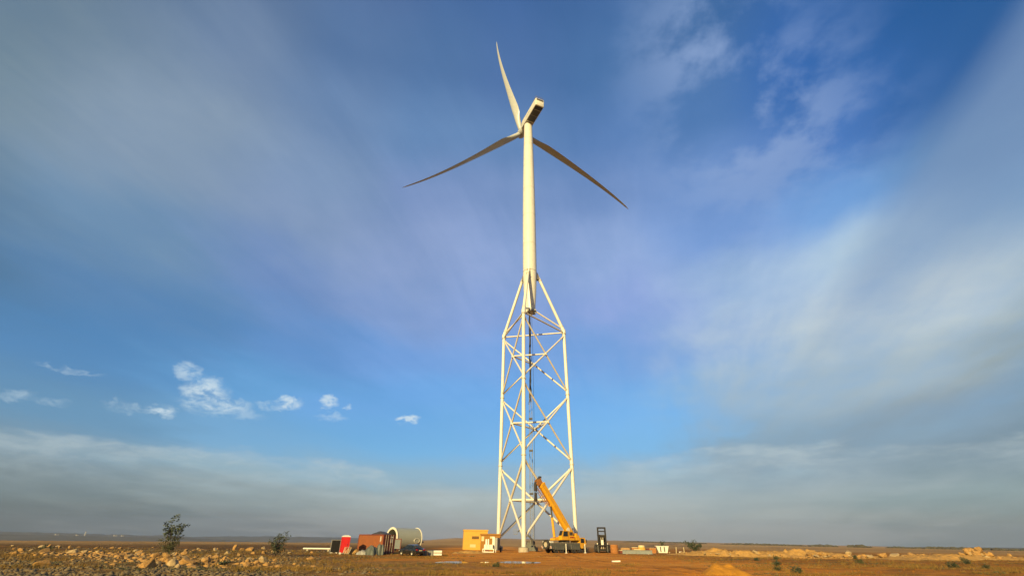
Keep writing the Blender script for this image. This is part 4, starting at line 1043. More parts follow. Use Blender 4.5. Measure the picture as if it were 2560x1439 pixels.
# ------------------------------------------------------------------ car
car = thing('parked_car', 'black saloon car parked beside the lying tower section', 'car', (-14.45, 76.6, gz(-14.45, 76.6)), 136)
def car_ring(x, pts, w):
    return [(x, y*w, z) for y, z in pts]
low = [(-2.2, .42, .62, .80), (-2.15, .30, .86, .84), (-1.6, .24, .93, .86), (-.9, .22, .95, .87), (0, .22, .94, .87), (.9, .22, .92, .87), (1.6, .24, .84, .86), (2.05, .30, .72, .83), (2.22, .40, .60, .76)]
rings = []
for x, z0, z1, w in low:
    rings.append([(x, -w*.92, z0), (x, -w, z0+.12), (x, -w, z1-.16), (x, -w*.93, z1), (x, 0, z1+.015), (x, w*.93, z1), (x, w, z1-.16), (x, w, z0+.12), (x, w*.92, z0), (x, 0, z0-.02)])
mb = MB(); mb.loft(rings); body = mb.build('body', M_CAR, car, True)
rings = []
for x, z1, w, wt_ in ((-1.75, .93, .80, .78), (-1.1, 1.34, .82, .62), (-.5, 1.42, .83, .60), (.2, 1.40, .83, .60), (.45, 1.34, .83, .62), (1.15, .92, .80, .77)):
    zb = .90
    rings.append([(x, -w, zb), (x, -wt_, z1-.03), (x, -wt_*.8, z1), (x, wt_*.8, z1), (x, wt_, z1-.03), (x, w, zb)])
mb = MB(); mb.loft(rings); mb.build('roof', M_CAR, car, True)
for s in (-1, 1):
    mb = MB(); mb.add([(-1.15, s*.815, .98), (-.42, s*.82, .98), (-.44, s*.655, 1.34), (-.95, s*.66, 1.29)], [(0, 1, 2, 3)]); mb.add([(-.34, s*.82, .98), (.75, s*.81, .98), (.36, s*.655, 1.32), (-.36, s*.655, 1.34)], [(0, 1, 2, 3)])
    for i, p in enumerate(mb.v): mb.v[i] = (p[0], p[1]+s*.035, p[2])
    mb.build('side_window', M_GLASS, car)
    mb = MB(); mb.box((.75, s*.92, 1.0), (.14, .16, .12)); mb.build('door_mirror', M_CAR, car)
    mb = MB(); mb.bb((-2.235, s*.50, .66), (-2.12, s*.80, .86)); mb.build('tail_lamp', M_LAMP, car)
    mb = MB(); mb.bb((2.10, s*.50, .55), (2.235, s*.74, .68)); mb.build('headlamp', M_WHITE, car)
mb = MB(); mb.add([(-1.73, -.70, .985), (-1.73, .70, .985), (-1.14, .56, 1.355), (-1.14, -.56, 1.355)], [(0, 1, 2, 3)]); mb.build('rear_window', M_GLASS, car)
mb = MB(); mb.add([(1.13, -.70, .975), (1.13, .70, .975), (.49, .56, 1.365), (.49, -.56, 1.365)], [(0, 1, 2, 3)]); mb.build('windscreen', M_GLASS, car)
mb = MB(); mb.bb((-2.25, -.26, .62), (-2.20, .26, .73)); mb.build('number_plate', M_PALE, car)
mb = MB(); mb.bb((-2.29, -.82, .34), (-2.16, .82, .50)); mb.build('bumper', M_CAR, car)
for x in (-1.32, 1.32):
    for s in (-1, 1): add_wheel(car, (x, s*.80, .31), .31, .2, rim=M_WHITE)

# ------------------------------------------------------------------ boxes by the car
b1 = thing('crate_stack', 'dark grey crates standing right of the black car', 'crate', (-12.2, 77.6, gz(-12.2, 77.6)), 8)
for x, w_, h_ in ((-.45, .8, .68), (.42, .85, .72)):
    mb = MB(); mb.bb((x-w_/2, -.45, .08), (x+w_/2, .45, h_))
    c_ = mb.build('crate', M_GREY, b1)
    mb = MB()
    for q in (-.3, 0, .3): mb.bb((x+q*w_-.04, -.49, .08), (x+q*w_+.04, -.452, h_))
    mb.build('slat', M_CRBODY, c_)
mb = MB(); mb.bb((-.9, -.4, 0), (.9, .4, .078)); mb.build('pallet', M_WOOD, b1)
b2 = thing('slab_stack', 'two white slabs stacked on dark spacers near the crates', 'slab', (-10.75, 77.8, gz(-10.75, 77.8)), 4)
for z in (.06, .42):
    mb = MB(); mb.bb((-.66, -.4, z), (.66, .4, z+.26)); mb.build('slab', M_WHITE, b2)
for x in (-.4, .4):
    mb = MB(); mb.bb((x-.08, -.38, .322), (x+.08, .38, .418)); mb.build('spacer', M_DARK, b2)
pp = thing('white_pipe', 'long white pipe lying on low blocks left of black panel', 'pipe', (-33.5, 90.5, gz(-33.5, 90.5)), 4)
mb = MB(); mb.cyl((-2.6, 0, .40), (2.6, 0, .40), .13, n=16); mb.build('barrel', M_WHITE, pp, True)
for x in (-1.8, 1.8):
    mb = MB(); mb.bb((x-.15, -.2, 0), (x+.15, .2, .27)); mb.build('block', M_CONC, pp)
# scrap leaning by the toilet
sp_ = thing('scrap_pile', 'leaning pale scrap boards at the foot of the red toilet', 'scrap', (-24.15, 76.9, gz(-24.15, 76.9)), 10)
rnd = random.Random(4)
for i in range(7):
    mb = MB(); x = -.45+i*.14; mb.box((x, .1*rnd.random(), .45), (.10, .05, 1.0+.25*rnd.random()), (rnd.uniform(-14, 14), rnd.uniform(10, 28), 0)); mb.build('board', M_WOOD if i % 2 else M_CONC, sp_)
mb = MB(); mb.box((-.75, -.2, .14), (.28, .26, .28), (0, 0, 20)); o = mb.build('white_block', M_WHITE, loc=(-24.2, 76.5, gz(-24.2, 76.5))); tag(o, 'small white block on the ground before the red toilet', 'block')

# ------------------------------------------------------------------ yard clutter right of the forklift
dm = thing('rusty_drum', 'rusty orange steel drum cage right of the forklift', 'drum', (21.1, 102.6, gz(21.1, 102.6)), 15)
mb = MB(); mb.lathe([(.01, .02), (.75, .02), (.78, .1), (.78, 1.3), (.7, 1.55), (.01, 1.6)], 20); mb.build('shell', M_RUSTY, dm)
for z in (.3, .8, 1.25):
    mb = MB(); mb.lathe([(.782, z-.05), (.84, z-.05), (.84, z+.05), (.782, z+.05)], 20, close=True); mb.build('hoop', M_RUSTY, dm)
def crate(name, label, loc, rz, s, mat, lid=None):
    c = thing(name, label, 'crate', (loc[0], loc[1], gz(*loc)), rz)
    mb = MB(); mb.bb((-s[0]/2, -s[1]/2, .1), (s[0]/2, s[1]/2, s[2])); mb.build('box', mat, c)
    mb = MB(); mb.bb((-s[0]/2-.04, -s[1]/2-.04, s[2]+.002), (s[0]/2+.04, s[1]/2+.04, s[2]+.09)); mb.build('lid', lid or mat, c)
    for x in (-.35, 0, .35):
        mb = MB(); mb.bb((s[0]*x-.06, -s[1]/2-.035, .1), (s[0]*x+.06, -s[1]/2-.002, s[2])); mb.build('batten', mat, c)
    mb = MB(); mb.bb((-s[0]/2, -s[1]/2, 0), (s[0]/2, s[1]/2, .098)); mb.build('skid', M_DARK, c)
    return c
crate('crate', 'small dark red crate with pale lid beside the drum', (22.0, 100.6), 5, (.75, .7, .55), M_CONTD, M_PALE)
tb = thing('timber_stack', 'low stack of pale timber behind the blue grey beam', 'timber', (23.6, 104.6, gz(23.6, 104.6)), 3)
for i in range(4):
    for j in range(2 if i < 3 else 1):
        mb = MB(); mb.bb((-.95+.04*i, -.5+j*.5, .1+i*.22), (.95-.02*i, -.04+j*.5, .3+i*.22)); mb.build('beam', M_WOOD, tb)
crate('crate', 'brown crate with pale sheet on top left of yellow bag', (25.7, 104.9), -6, (1.1, .9, 1.05), M_RUSTY, M_PALE)
crate('crate', 'pale wooden crate standing just behind the blue grey beam', (25.3, 101.6), 4, (1.2, .8, .75), M_PALE)
bg_ = thing('bulk_bag', 'rounded yellow bulk bag with pale folded top', 'bag', (27.1, 104.6, gz(27.1, 104.6)), 0)
mb = MB(); mb.lathe([(.01, 0), (.62, 0), (.76, .2), (.80, .6), (.74, 1.0), (.68, 1.2)], 20); mb.build('body', M_BAG, bg_, True)
mb = MB(); mb.lathe([(.69, 1.19), (.70, 1.25), (.62, 1.5), (.5, 1.56), (.01, 1.5)], 20); mb.build('top', M_PALE, bg_, True)
crate('crate', 'dark brown crate between yellow bag and white skip', (28.5, 106.2), 8, (.8, .8, .85), M_CONTD)
crate('crate', 'reddish crate left of the white skip with stone on lid', (29.9, 107.0), -4, (1.3, .8, .95), M_RUSTY, M_WOOD)
gb = thing('steel_girder', 'long blue grey steel girder lying flat on the dirt', 'girder', (24.45, 97.9, gz(24.45, 97.9)), -12)
mb = MB(); mb.bb((-2.75, -.22, .06), (2.75, .22, .12)); mb.bb((-2.75, -.22, .66), (2.75, .22, .72)); mb.bb((-2.75, -.10, .121), (2.75, -.04, .659)); mb.build('girder_web', M_BLUEGREY, gb)
for x in (-2.2, -1.7, -.2, .25, 2.68):
    mb = MB(); mb.bb((x-.035, -.21, .122), (x+.035, -.102, .658)); mb.build('stiffener', M_BLUEGREY, gb)
for x in (-2, 2):
    mb = MB(); mb.bb((x-.1, -.3, -.06), (x+.1, .3, .058)); mb.build('sleeper', M_WOOD, gb)
skp = thing('waste_skip', 'white ribbed open waste skip with dark slots', 'skip', (32.9, 110.2, gz(32.9, 110.2)), -6)
mb = MB()
def quadbox(mb, a, b, c, d, t):
    n_ = (Vector(b)-Vector(a)).cross(Vector(d)-Vector(a)).normalized()*t
    mb.loft([[Vector(p) for p in (a, b, c, d)], [Vector(p)+n_ for p in (a, b, c, d)]])
B_ = [(-1.0, -.8, .15), (1.1, -.8, .15), (1.1, .8, .15), (-1.0, .8, .15)]; T_ = [(-1.5, -.9, 1.5), (1.5, -.9, 1.5), (1.5, .9, 1.5), (-1.5, .9, 1.5)]
for i in range(4): quadbox(mb, B_[i], B_[(i+1) % 4], T_[(i+1) % 4], T_[i], -.05)
mb.bb((-1.0, -.8, .08), (1.1, .8, .15)); mb.build('hull', M_WHITE, skp)
for x in (-.62, .30):
    mb = MB(); mb.bb((x, -.99, .35), (x+.24, -.86, 1.4)); mb.build('slot', M_DARK, skp)
mb = MB(); mb.bb((-1.56, -.96, 1.502), (1.56, -.86, 1.58)); mb.bb((-1.56, .86, 1.502), (1.56, .96, 1.58)); mb.build('rim', M_WHITE, skp)
mb = MB(); mb.bb((-1.75, -.5, .05), (-1.56, .5, 1.45)); mb.build('end_frame', M_CONTD, skp)
tr = thing('trestle', 'two thin pale posts with white block between them', 'trestle', (37.6, 112.6, gz(37.6, 112.6)), -10)
for x in (-.85, .85):
    mb = MB(); mb.bar((x-.1, 0, 0), (x*.93, 0, 1.25), .1); mb.build('post', M_PALE, tr)
mb = MB(); mb.bb((-.3, -.2, .1), (.3, .2, .42)); mb.build('block', M_WHITE, tr)
skp.scale = (.86, .86, .86)
sl = MB(); sl.loft([[(-.52, -.25, 0), (.5, -.28, 0), (.54, .22, 0), (-.48, .26, 0)], [(-.50, -.24, .14), (.5, -.25, .17), (.5, .2, .15), (-.46, .24, .12)]])
o = sl.build('white_slab', M_WHITE, loc=(13.2, 64.0, gz(13.2, 64.0)), rz=4); tag(o, 'flat white slab lying alone on the open orange dirt', 'slab')

# ================================================================== earth heaps
M_BERM = material('loose_earth', (0.52, 0.29, 0.085), 0.95, vary=0.25, scale=1.2, bump=0.8, bscale=5, dirt=(0.62, 0.44, 0.22), dirt_amt=0.6, spec=0.1)
M_MOUND = material('orange_earth', (0.52, 0.235, 0.030), 0.95, vary=0.18, scale=1.5, bump=0.7, bscale=6, spec=0.1)
def heap(name, mat, path, width, hgt, seed, step=0.28, rg_=1.0, lump=1.3):
    """a rough bank of earth along a line of (x, y, height factor)"""
    P = np.array(path); seg = np.hypot(np.diff(P[:, 0]), np.diff(P[:, 1])); L = np.concatenate([[0], np.cumsum(seg)])
    n = max(10, int(L[-1]/step)); k = max(12, int(width/step))
    s = np.linspace(0, L[-1], n); xs = np.interp(s, L, P[:, 0]); ys = np.interp(s, L, P[:, 1]); hs_ = np.interp(s, L, P[:, 2])
    tx = np.gradient(xs); ty = np.gradient(ys); ln = np.hypot(tx, ty); nx, ny = -ty/ln, tx/ln
    v = np.linspace(-1, 1, k)
    Xg = xs[:, None]+nx[:, None]*v[None]*width/2; Yg = ys[:, None]+ny[:, None]*v[None]*width/2
    e = np.clip(1-np.abs(v[None])**1.6, 0, 1)*np.sin(np.pi*np.clip(s/L[-1], 0.001, .999))[:, None]**.45
    Hh = hgt*hs_[:, None]*e*(1+lump*fbm(Xg/1.5, Yg/1.5, seed, 4)) + rg_*e*fbm(Xg/.55, Yg/.55, seed+5, 4) - .06
    Zg = height(Xg, Yg)+np.maximum(Hh, -.08)
    vs = np.stack([Xg, Yg, Zg], -1).reshape(-1, 3)
    i, j = np.meshgrid(np.arange(n-1), np.arange(k-1), indexing='ij')
    fs = np.stack([i*k+j, (i+1)*k+j, (i+1)*k+j+1, i*k+j+1], -1).reshape(-1, 4)
    me = np_mesh(name, vs, fs); bm = bmesh.new(); bm.from_mesh(me); bmesh.ops.recalc_face_normals(bm, faces=bm.faces)
    if sum(f.normal.z for f in bm.faces) < 0: bmesh.ops.reverse_faces(bm, faces=bm.faces)
    bm.to_mesh(me); bm.free()
    o = link(name, me, mat); tag(o, kind='structure'); return o
heap('earth_bank', M_BERM, [(31.5, 103, .45), (36, 101, .8), (41, 101.5, 1.0), (46, 102, .85), (51, 103, .7), (58, 104, .9), (65, 104, 1.0), (70, 104, .5)], 6.5, 1.35, 61)
heap('earth_mound', M_MOUND, [(14.9, 40.4, .7), (15.9, 40.2, 1.0), (16.9, 40.2, 1.0), (18.2, 40.5, .6)], 3.4, .80, 71, .10, .35, .5)
heap('earth_mound', M_BERM, [(-25.0, 80.3, .7), (-24.0, 80.0, 1.0), (-22.8, 79.6, .8)], 2.2, .75, 81, .12, .5, .6)
heap('earth_bank', M_BERM, [(-10.5, 92, .5), (-8, 92, 1.0), (-5.5, 92.5, .9), (-3, 93, .4)], 5, .35, 91, .25)
heap('earth_bank', M_BERM, [(60, 82, .6), (68, 86, 1.0), (76, 88, 1.0), (86, 90, .9), (94, 92, .8)], 7, .7, 95)

# ================================================================== boulders and stones
rng = random.Random(11)
def rock_mesh(name, seed, sub=2):
    bm = bmesh.new(); r_ = random.Random(seed)
    for _ in range(r_.randint(13, 22)):
        d = Vector((r_.gauss(0, 1), r_.gauss(0, 1), r_.gauss(0, .9))).normalized(); bm.verts.new(d*r_.uniform(.78, 1.12))
    ch = bmesh.ops.convex_hull(bm, input=bm.verts)
    junk = [g for g in ch['geom_interior'] + ch['geom_unused'] if isinstance(g, bmesh.types.BMVert)]
    if junk: bmesh.ops.delete(bm, geom=list(set(junk)), context='VERTS')
    bmesh.ops.bevel(bm, geom=bm.edges[:], offset=.07, segments=1, affect='EDGES', clamp_overlap=True)
    me = bpy.data.meshes.new(name); bm.to_mesh(me); bm.free(); return me
ROCKS = [rock_mesh('boulder', 100+i) for i in range(10)]
ROCKS_P = [rock_mesh('boulder', 300+i) for i in range(5)]
for me in ROCKS: me.materials.append(M_ROCK)
for me in ROCKS_P: me.materials.append(M_ROCKP)
count = [0]
def boulder(x, y, w, h, label, group=None, pale=False, sink=.36, dz=0.0, name='boulder'):
    me = rng.choice(ROCKS_P if pale else ROCKS)
    o = bpy.data.objects.new(name, me); COL.objects.link(o)
    w *= .92; h *= .9
    o.scale = (w*.58, w*.58*rng.uniform(.75, 1.1), h*.62)
    o.rotation_euler = (rng.uniform(-.4, .4), rng.uniform(-.4, .4), rng.uniform(0, 6.28))
    o.location = (x, y, gz(x, y)+h*(.5-sink)+dz)
    if label == L1:
        r_d = math.hypot(x, y); b_ = math.degrees(math.atan2(x, y))
        where = ('at the far left edge' if b_ < -42 else 'left of the tall sapling' if b_ < -34 else 'below the tall sapling' if b_ < -28 else 'between the two shrubs' if b_ < -23.5 else 'near the smaller shrub')
        depth = ('in the nearest stones' if r_d < 54 else 'in the middle of the stony field' if r_d < 82 else 'at the back of the stony field')
        size = 'small' if w < .5 else 'mid sized' if w < .85 else 'large'
        label = '%s %s boulder %s %s' % (size, 'pale' if pale else 'tan', where, depth)
    elif label == L2_:
        size = 'small' if w < .7 else 'mid sized' if w < 1.1 else 'large'
        where = 'left end' if x < 68 else 'middle' if x < 82 else 'right end'
        label = '%s %s rock at the %s of the rubble line at far right' % (size, 'pale' if pale else 'tan', where)
    tag(o, label, 'boulder', group); count[0] += 1
    return o
L2_ = 'pale tan rock in the line of rubble at far right'
G1 = 'boulders in the stony field at left'; L1 = 'tan boulder lying in the stony field at far left'
NAMED = [
 (-26.7, 43.5, 1.35, .95, 'largest orange tan boulder with slanted top in the left rubble'),
 (-23.8, 50.5, .90, .92, 'rounded pale boulder standing alone left of second shrub'),
 (-26.4, 48.1, .80, .90, 'pointed tan boulder right of the largest boulder'),
 (-26.1, 40.6, .85, .85, 'blocky pale boulder just left of the largest boulder'),
 (-26.3, 38.3, 1.25, .85, 'broad ochre boulder low at the left rubble edge'),
 (-51.4, 96.5, .75, 1.6, 'narrow upright tan stone standing far behind the left rubble'),
 (-41.4, 82.5, 1.3, 1.05, 'large angular tan boulder between the two shrubs'),
 (-34.5, 38.7, 1.1, .65, 'flat grey tan boulder in the dark stones at bottom left')]
for x, y, w, h, lb in NAMED: boulder(x, y, w, h, lb, pale='pale' in lb)
for x, y, w, h in [(-28.1, 41.9, .55, .5), (-33.4, 50.5, .6, .85), (-36.6, 58.4, .95, .6), (-28.8, 50.0, .5, .5), (-27.0, 52.4, .6, .42), (-26.2, 52.6, .6, .5), (-23.9, 53.3, .45, .5), (-48.2, 84.7, .95, .65), (-47.4, 91.5, 1.0, .75), (-54.3, 90.9, .9, .6), (-36.0, 56.1, .5, .7), (-52.2, 58.2, 1.3, .8), (-48.9, 58.0, 1.2, .8), (-47.9, 58.4, .85, .65), (-46.6, 58.8, .85, .65), (-44.7, 59.5, .7, .55), (-43.0, 60.2, .85, .85), (-88.1, 97.3, 1.2, .75), (-81.0, 93.0, .8, .7), (-79.9, 93.9, .9, .7), (-76.9, 96.1, 1.05, .7), (-75.1, 97.5, 1.05, .6), (-35.1, 48.2, .8, .6), (-37.0, 55.7, .65, .65), (-50.1, 52.6, .55, .45), (-39.5, 56.1, .55, .7), (-25.3, 45.3, .7, .35), (-22.9, 38.0, .7, .3)]:
    boulder(x, y, w, h, L1, G1, rng.random() < .25)
for i in range(34):                                            # the heap of broken rock round the first shrub
    t = rng.random(); x = -36+12*t+rng.gauss(0, 1.6); y = 52-10*t+rng.gauss(0, 2.0); w = rng.uniform(.3, .85)
    boulder(x, y, w, w*rng.uniform(.6, 1.0), L1, G1, rng.random() < .25)
for i in range(70):
    y = rng.uniform(52, 112); x = -y*rng.uniform(.36, 1.02); w = rng.uniform(.25, .7)*(1+.005*y)
    boulder(x, y, w, w*rng.uniform(.45, .9), L1, G1, rng.random() < .4)
G2 = 'rubble rocks along the low bank at right'; L2_ = 'pale tan rock in the line of rubble at far right'
for i in range(75):                                            # line of rubble on the right
    t = (i+rng.random())/75; x = 56+46*t; y = 98-8*t+rng.gauss(0, 1.3); w = rng.uniform(.5, 1.5)*(1.0 if rng.random() < .7 else .6)
    if y < .93*x*.9: pass
    boulder(x, y, w*rng.uniform(.9, 1.5), w*rng.uniform(.35, .8), L2_, G2, rng.random() < .3, .15, .12)
for i in range(26):                                            # the tall pile near the right edge
    a = rng.uniform(0, 6.28); r_ = 2.6*rng.random()**.6; w = rng.uniform(.5, 1.3)
    boulder(80.5+r_*1.5*math.cos(a), 88.5+r_*.6*math.sin(a), w, w*.8, 'ochre rock in the tall rock pile near the right edge', 'rocks of the tall pile at right', rng.random() < .3, .1, max(0, 1.5*(1-r_/2.6)))
for i in range(22):
    x = rng.uniform(30, 54); y = rng.uniform(97, 101); w = rng.uniform(.25, .6)
    boulder(x, y, w, w*.75, 'small pale rock at the foot of the orange earth bank', 'rocks on the earth bank', rng.random() < .6, .15, .25)
for x, y, w, h, lb in ((48.6, 101.2, 1.1, 1.2, 'pale pointed rock on top of the orange earth bank'), (65.5, 99.0, 1.3, 1.1, 'pale rock at the right end of the orange earth bank')):
    boulder(x, y, w, h, lb, None, True, .1, .25)

# loose stones too many to count
def stone_field(name, label, n, sampler, mat, seed, smin, smax):
    bm = bmesh.new(); bmesh.ops.create_icosphere(bm, subdivisions=1, radius=1.0)
    bv = np.array([v.co[:] for v in bm.verts]); bf = np.array([[v.index for v in f.verts] for f in bm.faces]); bm.free()
    r_ = np.random.RandomState(seed)
    xy = sampler(r_, n); xs, ys = xy[:, 0], xy[:, 1]; n = len(xs)
    s = smin+(smax-smin)*r_.rand(n)**2.6
    sc = s[:, None]*np.stack([r_.uniform(.7, 1.3, n), r_.uniform(.7, 1.3, n), r_.uniform(.4, .8, n)], -1)
    jit = 1+.75*(r_.rand(n, len(bv), 1)-.5)
    V = bv[None]*jit*sc[:, None, :]
    a = r_.rand(n)*6.283; c_, s_ = np.cos(a)[:, None], np.sin(a)[:, None]
    V = np.stack([V[..., 0]*c_-V[..., 1]*s_, V[..., 0]*s_+V[..., 1]*c_, V[..., 2]], -1)
    V += np.stack([xs, ys, height(xs, ys)-s*.05], -1)[:, None, :]
    F = bf[None]+(np.arange(n)*len(bv))[:, None, None]
    o = link(name, np_mesh(name, V.reshape(-1, 3), F.reshape(-1, 3)), mat); tag(o, label, kind='stuff'); return o
def left_field(r_, n):
    y = 27+77*r_.rand(n*4)**1.4; t = r_.rand(n*4)**1.1; x = -y*(.22+.85*t)
    keep = (vnoise(x/5, y/3, 77)+.35*vnoise(x/1.3, y/1.3, 78) > .50+.35*r_.rand(len(x))+.4*np.clip((.40-t*.85-.1)/.3, 0, 1)); p = np.stack([x, y], -1)[keep]; return p[:n]
stone_field('loose_stones', 'grey and tan loose stones covering the left field', 12000, left_field, M_STONE, 5, .03, .20)
def wide_field(r_, n):
    y = 34+80*r_.rand(n)**1.4; x = y*(r_.rand(n)*2.1-1.05); return np.stack([x, y], -1)
stone_field('scattered_pebbles', 'scattered pebbles over the bare earth', 900, wide_field, M_STONE, 6, .03, .11)
def right_field(r_, n):
    t = r_.rand(n); x = 54+50*t+r_.randn(n)*.6; y = 97.5-8*t+r_.randn(n)*2.2; return np.stack([x, y], -1)
def pad_field(r_, n):
    y = 36+75*r_.rand(n*2)**1.3; x = y*(r_.rand(n*2)*1.5-.55); k = vnoise(x/5, y/4, 99) > .45
    return np.stack([x, y], -1)[k][:n]
M_CLOD = material('earth_clods', (0.40, 0.16, 0.025), 0.95, vary=0.4, scale=1.7, spec=0.1)
stone_field('earth_clods', 'small clods of orange earth over the work area', 3000, pad_field, M_CLOD, 12, .02, .09)
def heap_field(r_, n):
    t = r_.rand(n); x = -52+30*t+r_.randn(n)*2.2; y = 60-16*t+r_.randn(n)*3.0; return np.stack([x, y], -1)
stone_field('broken_rubble', 'angular broken rubble packed between the left boulders', 1500, heap_field, M_ROCK, 16, .06, .34)
def spill(r_, n):
    a = r_.rand(n)*6.283; q = 2.6*r_.rand(n)**.5; return np.stack([16.5+np.cos(a)*q*1.15, 40.3+np.sin(a)*q], -1)
stone_field('spilled_clods', 'small orange clods spilled round the foreground earth mound', 500, spill, M_CLOD, 14, .02, .10)
stone_field('loose_stones', 'pale loose stones between the rubble rocks at right', 3000, right_field, M_ROCK, 8, .06, .36)

# ================================================================== dry grass
def grass_field(name, label, n, sampler, mat, seed, hmin, hmax, blades=8):
    r_ = np.random.RandomState(seed); xy = sampler(r_, n); n = len(xy)
    h = r_.uniform(hmin, hmax, n)
    B = n*blades; bx_ = np.repeat(xy[:, 0], blades)+r_.randn(B)*.10; by_ = np.repeat(xy[:, 1], blades)+r_.randn(B)*.10
    hh = np.repeat(h, blades)*r_.uniform(.5, 1.15, B); a = r_.rand(B)*6.283; lean = r_.uniform(.1, .6, B)*hh
    w = .012+.014*r_.rand(B); z = height(bx_, by_)-.02
    dx_, dy_ = np.cos(a), np.sin(a)
    V = np.stack([np.stack([bx_-dy_*w, by_+dx_*w, z], -1), np.stack([bx_+dy_*w, by_-dx_*w, z], -1), np.stack([bx_+dx_*lean, by_+dy_*lean, z+hh], -1)], 1)
    o = link(name, np_mesh(name, V.reshape(-1, 3), np.arange(B*3).reshape(-1, 3)), mat); tag(o, label, kind='stuff'); return o
def gs1(r_, n):
    y = 35+60*r_.rand(n*3)**1.3; x = y*(r_.rand(n*3)*2.1-1.05)
    m_ = vnoise(x/6, y/3, 55)+.25*vnoise(x/1.5, y/1.5, 56); dens = np.where(x > 22, .66, np.where(x < -8, .70, np.where((y < 56) & (x < 4), .74, np.where(y < 46, .84, .98))))
    return np.stack([x, y], -1)[m_ > dens][:n]
grass_field('dry_grass', 'dry yellow grass tufts across the field', 7000, gs1, M_GRASS, 3, .10, .34)
def gs2(r_, n):
    y = 35+50*r_.rand(n*3)**1.3; x = y*(r_.rand(n*3)*1.9-.95)
    m_ = vnoise(x/5, y/3, 65); return np.stack([x, y], -1)[(m_ > .66) & ((x > 20) | (x < -5))][:n]
grass_field('green_weeds', 'low olive green weeds between the stones', 2600, gs2, M_LEAF2, 4, .06, .22, 10)

# ================================================================== shrubs
def leafy(name, label, cat, loc, h, spread, stems, n_leaf, leaf, mat, seed, lean=(0, 0), bare=0.0, group=None, clump=5):
    t = thing(name, label, cat, (loc[0], loc[1], gz(*loc)-.03), 0, group)
    r_ = random.Random(seed); bmb = MB(); tips = []
    for s in range(stems):
        a = r_.uniform(0, 6.28); p = Vector((.08*math.cos(a), .08*math.sin(a), 0)); rad = .035*h/3
        tilt = spread*r_.uniform(.15, 1.0)/h
        d = Vector((math.cos(a)*tilt+lean[0], math.sin(a)*tilt+lean[1], 1)).normalized(); hh = h*r_.uniform(.62, 1.0) if s else h
        nseg = 7
        for i in range(nseg):
            q = p+d*hh/nseg; bmb.cyl(p, q, rad*(1-i/nseg*.8), rad*(1-(i+1)/nseg*.8), 6, False)
            if i >= 1+int(bare*nseg):
                for _ in range(3):
                    e = Vector((r_.gauss(0, 1), r_.gauss(0, 1), r_.uniform(.2, 1.1))).normalized(); ln = h*r_.uniform(.07, .20)
                    q2 = q+e*ln; bmb.cyl(q, q2, rad*.35, rad*.12, 5, False); tips.append((q2, e)); tips.append((q.lerp(q2, .55), e))
            p = q; d = (d+Vector((r_.gauss(0, .12), r_.gauss(0, .12), .05))).normalized()
        tips.append((p, d))
    bmb.build('trunk', M_BARK, t)
    vs, fs = [], []
    for i in range(n_leaf):
        c, e = r_.choice(tips); c = c+Vector((r_.gauss(0, 1), r_.gauss(0, 1), r_.gauss(0, 1)))*leaf*.8
        for _ in range(clump):
            u = (e*.6+Vector((r_.gauss(0, 1), r_.gauss(0, 1), r_.gauss(-.1, .8)))).normalized(); w_ = u.cross(Vector((r_.gauss(0, 1), r_.gauss(0, 1), r_.gauss(0, 1)))).normalized()
            L = leaf*r_.uniform(.7, 1.4); b = len(vs)
            vs += [tuple(c), tuple(c+u*L*.5+w_*L*.20), tuple(c+u*L), tuple(c+u*L*.5-w_*L*.20)]; fs += [(b, b+1, b+2, b+3)]
    me = bpy.data.meshes.new('crown'); me.from_pydata(vs, [], fs); me.update(); link('crown', me, mat, t)
    return t
leafy('sapling', 'tall sparse sapling with dark leaf clusters behind the left boulders', 'shrub', (-46.2, 69.8), 4.35, 2.8, 6, 130, .27, M_LEAF, 27, (.10, 0), .30, clump=6)
leafy('shrub', 'dense low olive bush at the foot of the tall sapling', 'shrub', (-45.8, 69.2), 1.9, 2.6, 9, 320, .15, M_LEAF2, 22)
leafy('sapling', 'smaller leafy green shrub left of the red toilet', 'shrub', (-28.7, 64.0), 2.7, 1.8, 6, 280, .17, M_LEAF, 23, (.04, 0), .05)
leafy('shrub', 'green bush rising behind the white waste skip', 'shrub', (35.7, 118.5), 2.1, 1.8, 6, 170, .20, M_LEAF, 24)
leafy('shrub', 'wide dark bush with two tall shoots behind the earth bank', 'shrub', (50.8, 140), 2.9, 4.2, 8, 300, .28, M_LEAF, 25)
for i, (x, y, h, lb) in enumerate([(-66.0, 73.5, 1.0, 'round olive bush among stones at the far left edge'), (24.3, 44.0, .75, 'small dark weed bush right of the orange earth mound'), (25.5, 49.5, .5, 'tiny dark bush behind the weed bush right of mound'), (28.8, 56.0, .75, 'dark bush on the grass below the earth bank'), (41.0, 79.0, .9, 'dark bush touching the foot of the earth bank'), (35.5, 74.0, .7, 'small round bush below the middle of earth bank'), (46.0, 68.0, .8, 'low dark bush on the right grassland'), (45.8, 53.5, .85, 'leafy dark bush at the lower right of the field'), (50.5, 55.0, .6, 'smaller dark bush beside the lower right bush'), (58.5, 66.0, .75, 'dark bush on the slope below the right rubble'), (70.5, 80.0, .9, 'wide dark bush under the tall rock pile'), (60.5, 90.0, .9, 'dark bush tucked between right rubble rocks'), (-1.2, 50.5, .45, 'small dark weed in front of the middle puddle'), (-24.0, 44.0, .6, 'low olive weed bush beside the left boulders')]):
    h = h if i == 0 else h*.6
    leafy('bush', lb, 'bush', (x, y), h, h*1.5, 7, 110, .10+.05*h, M_LEAF if i % 2 else M_LEAF2, 40+i)

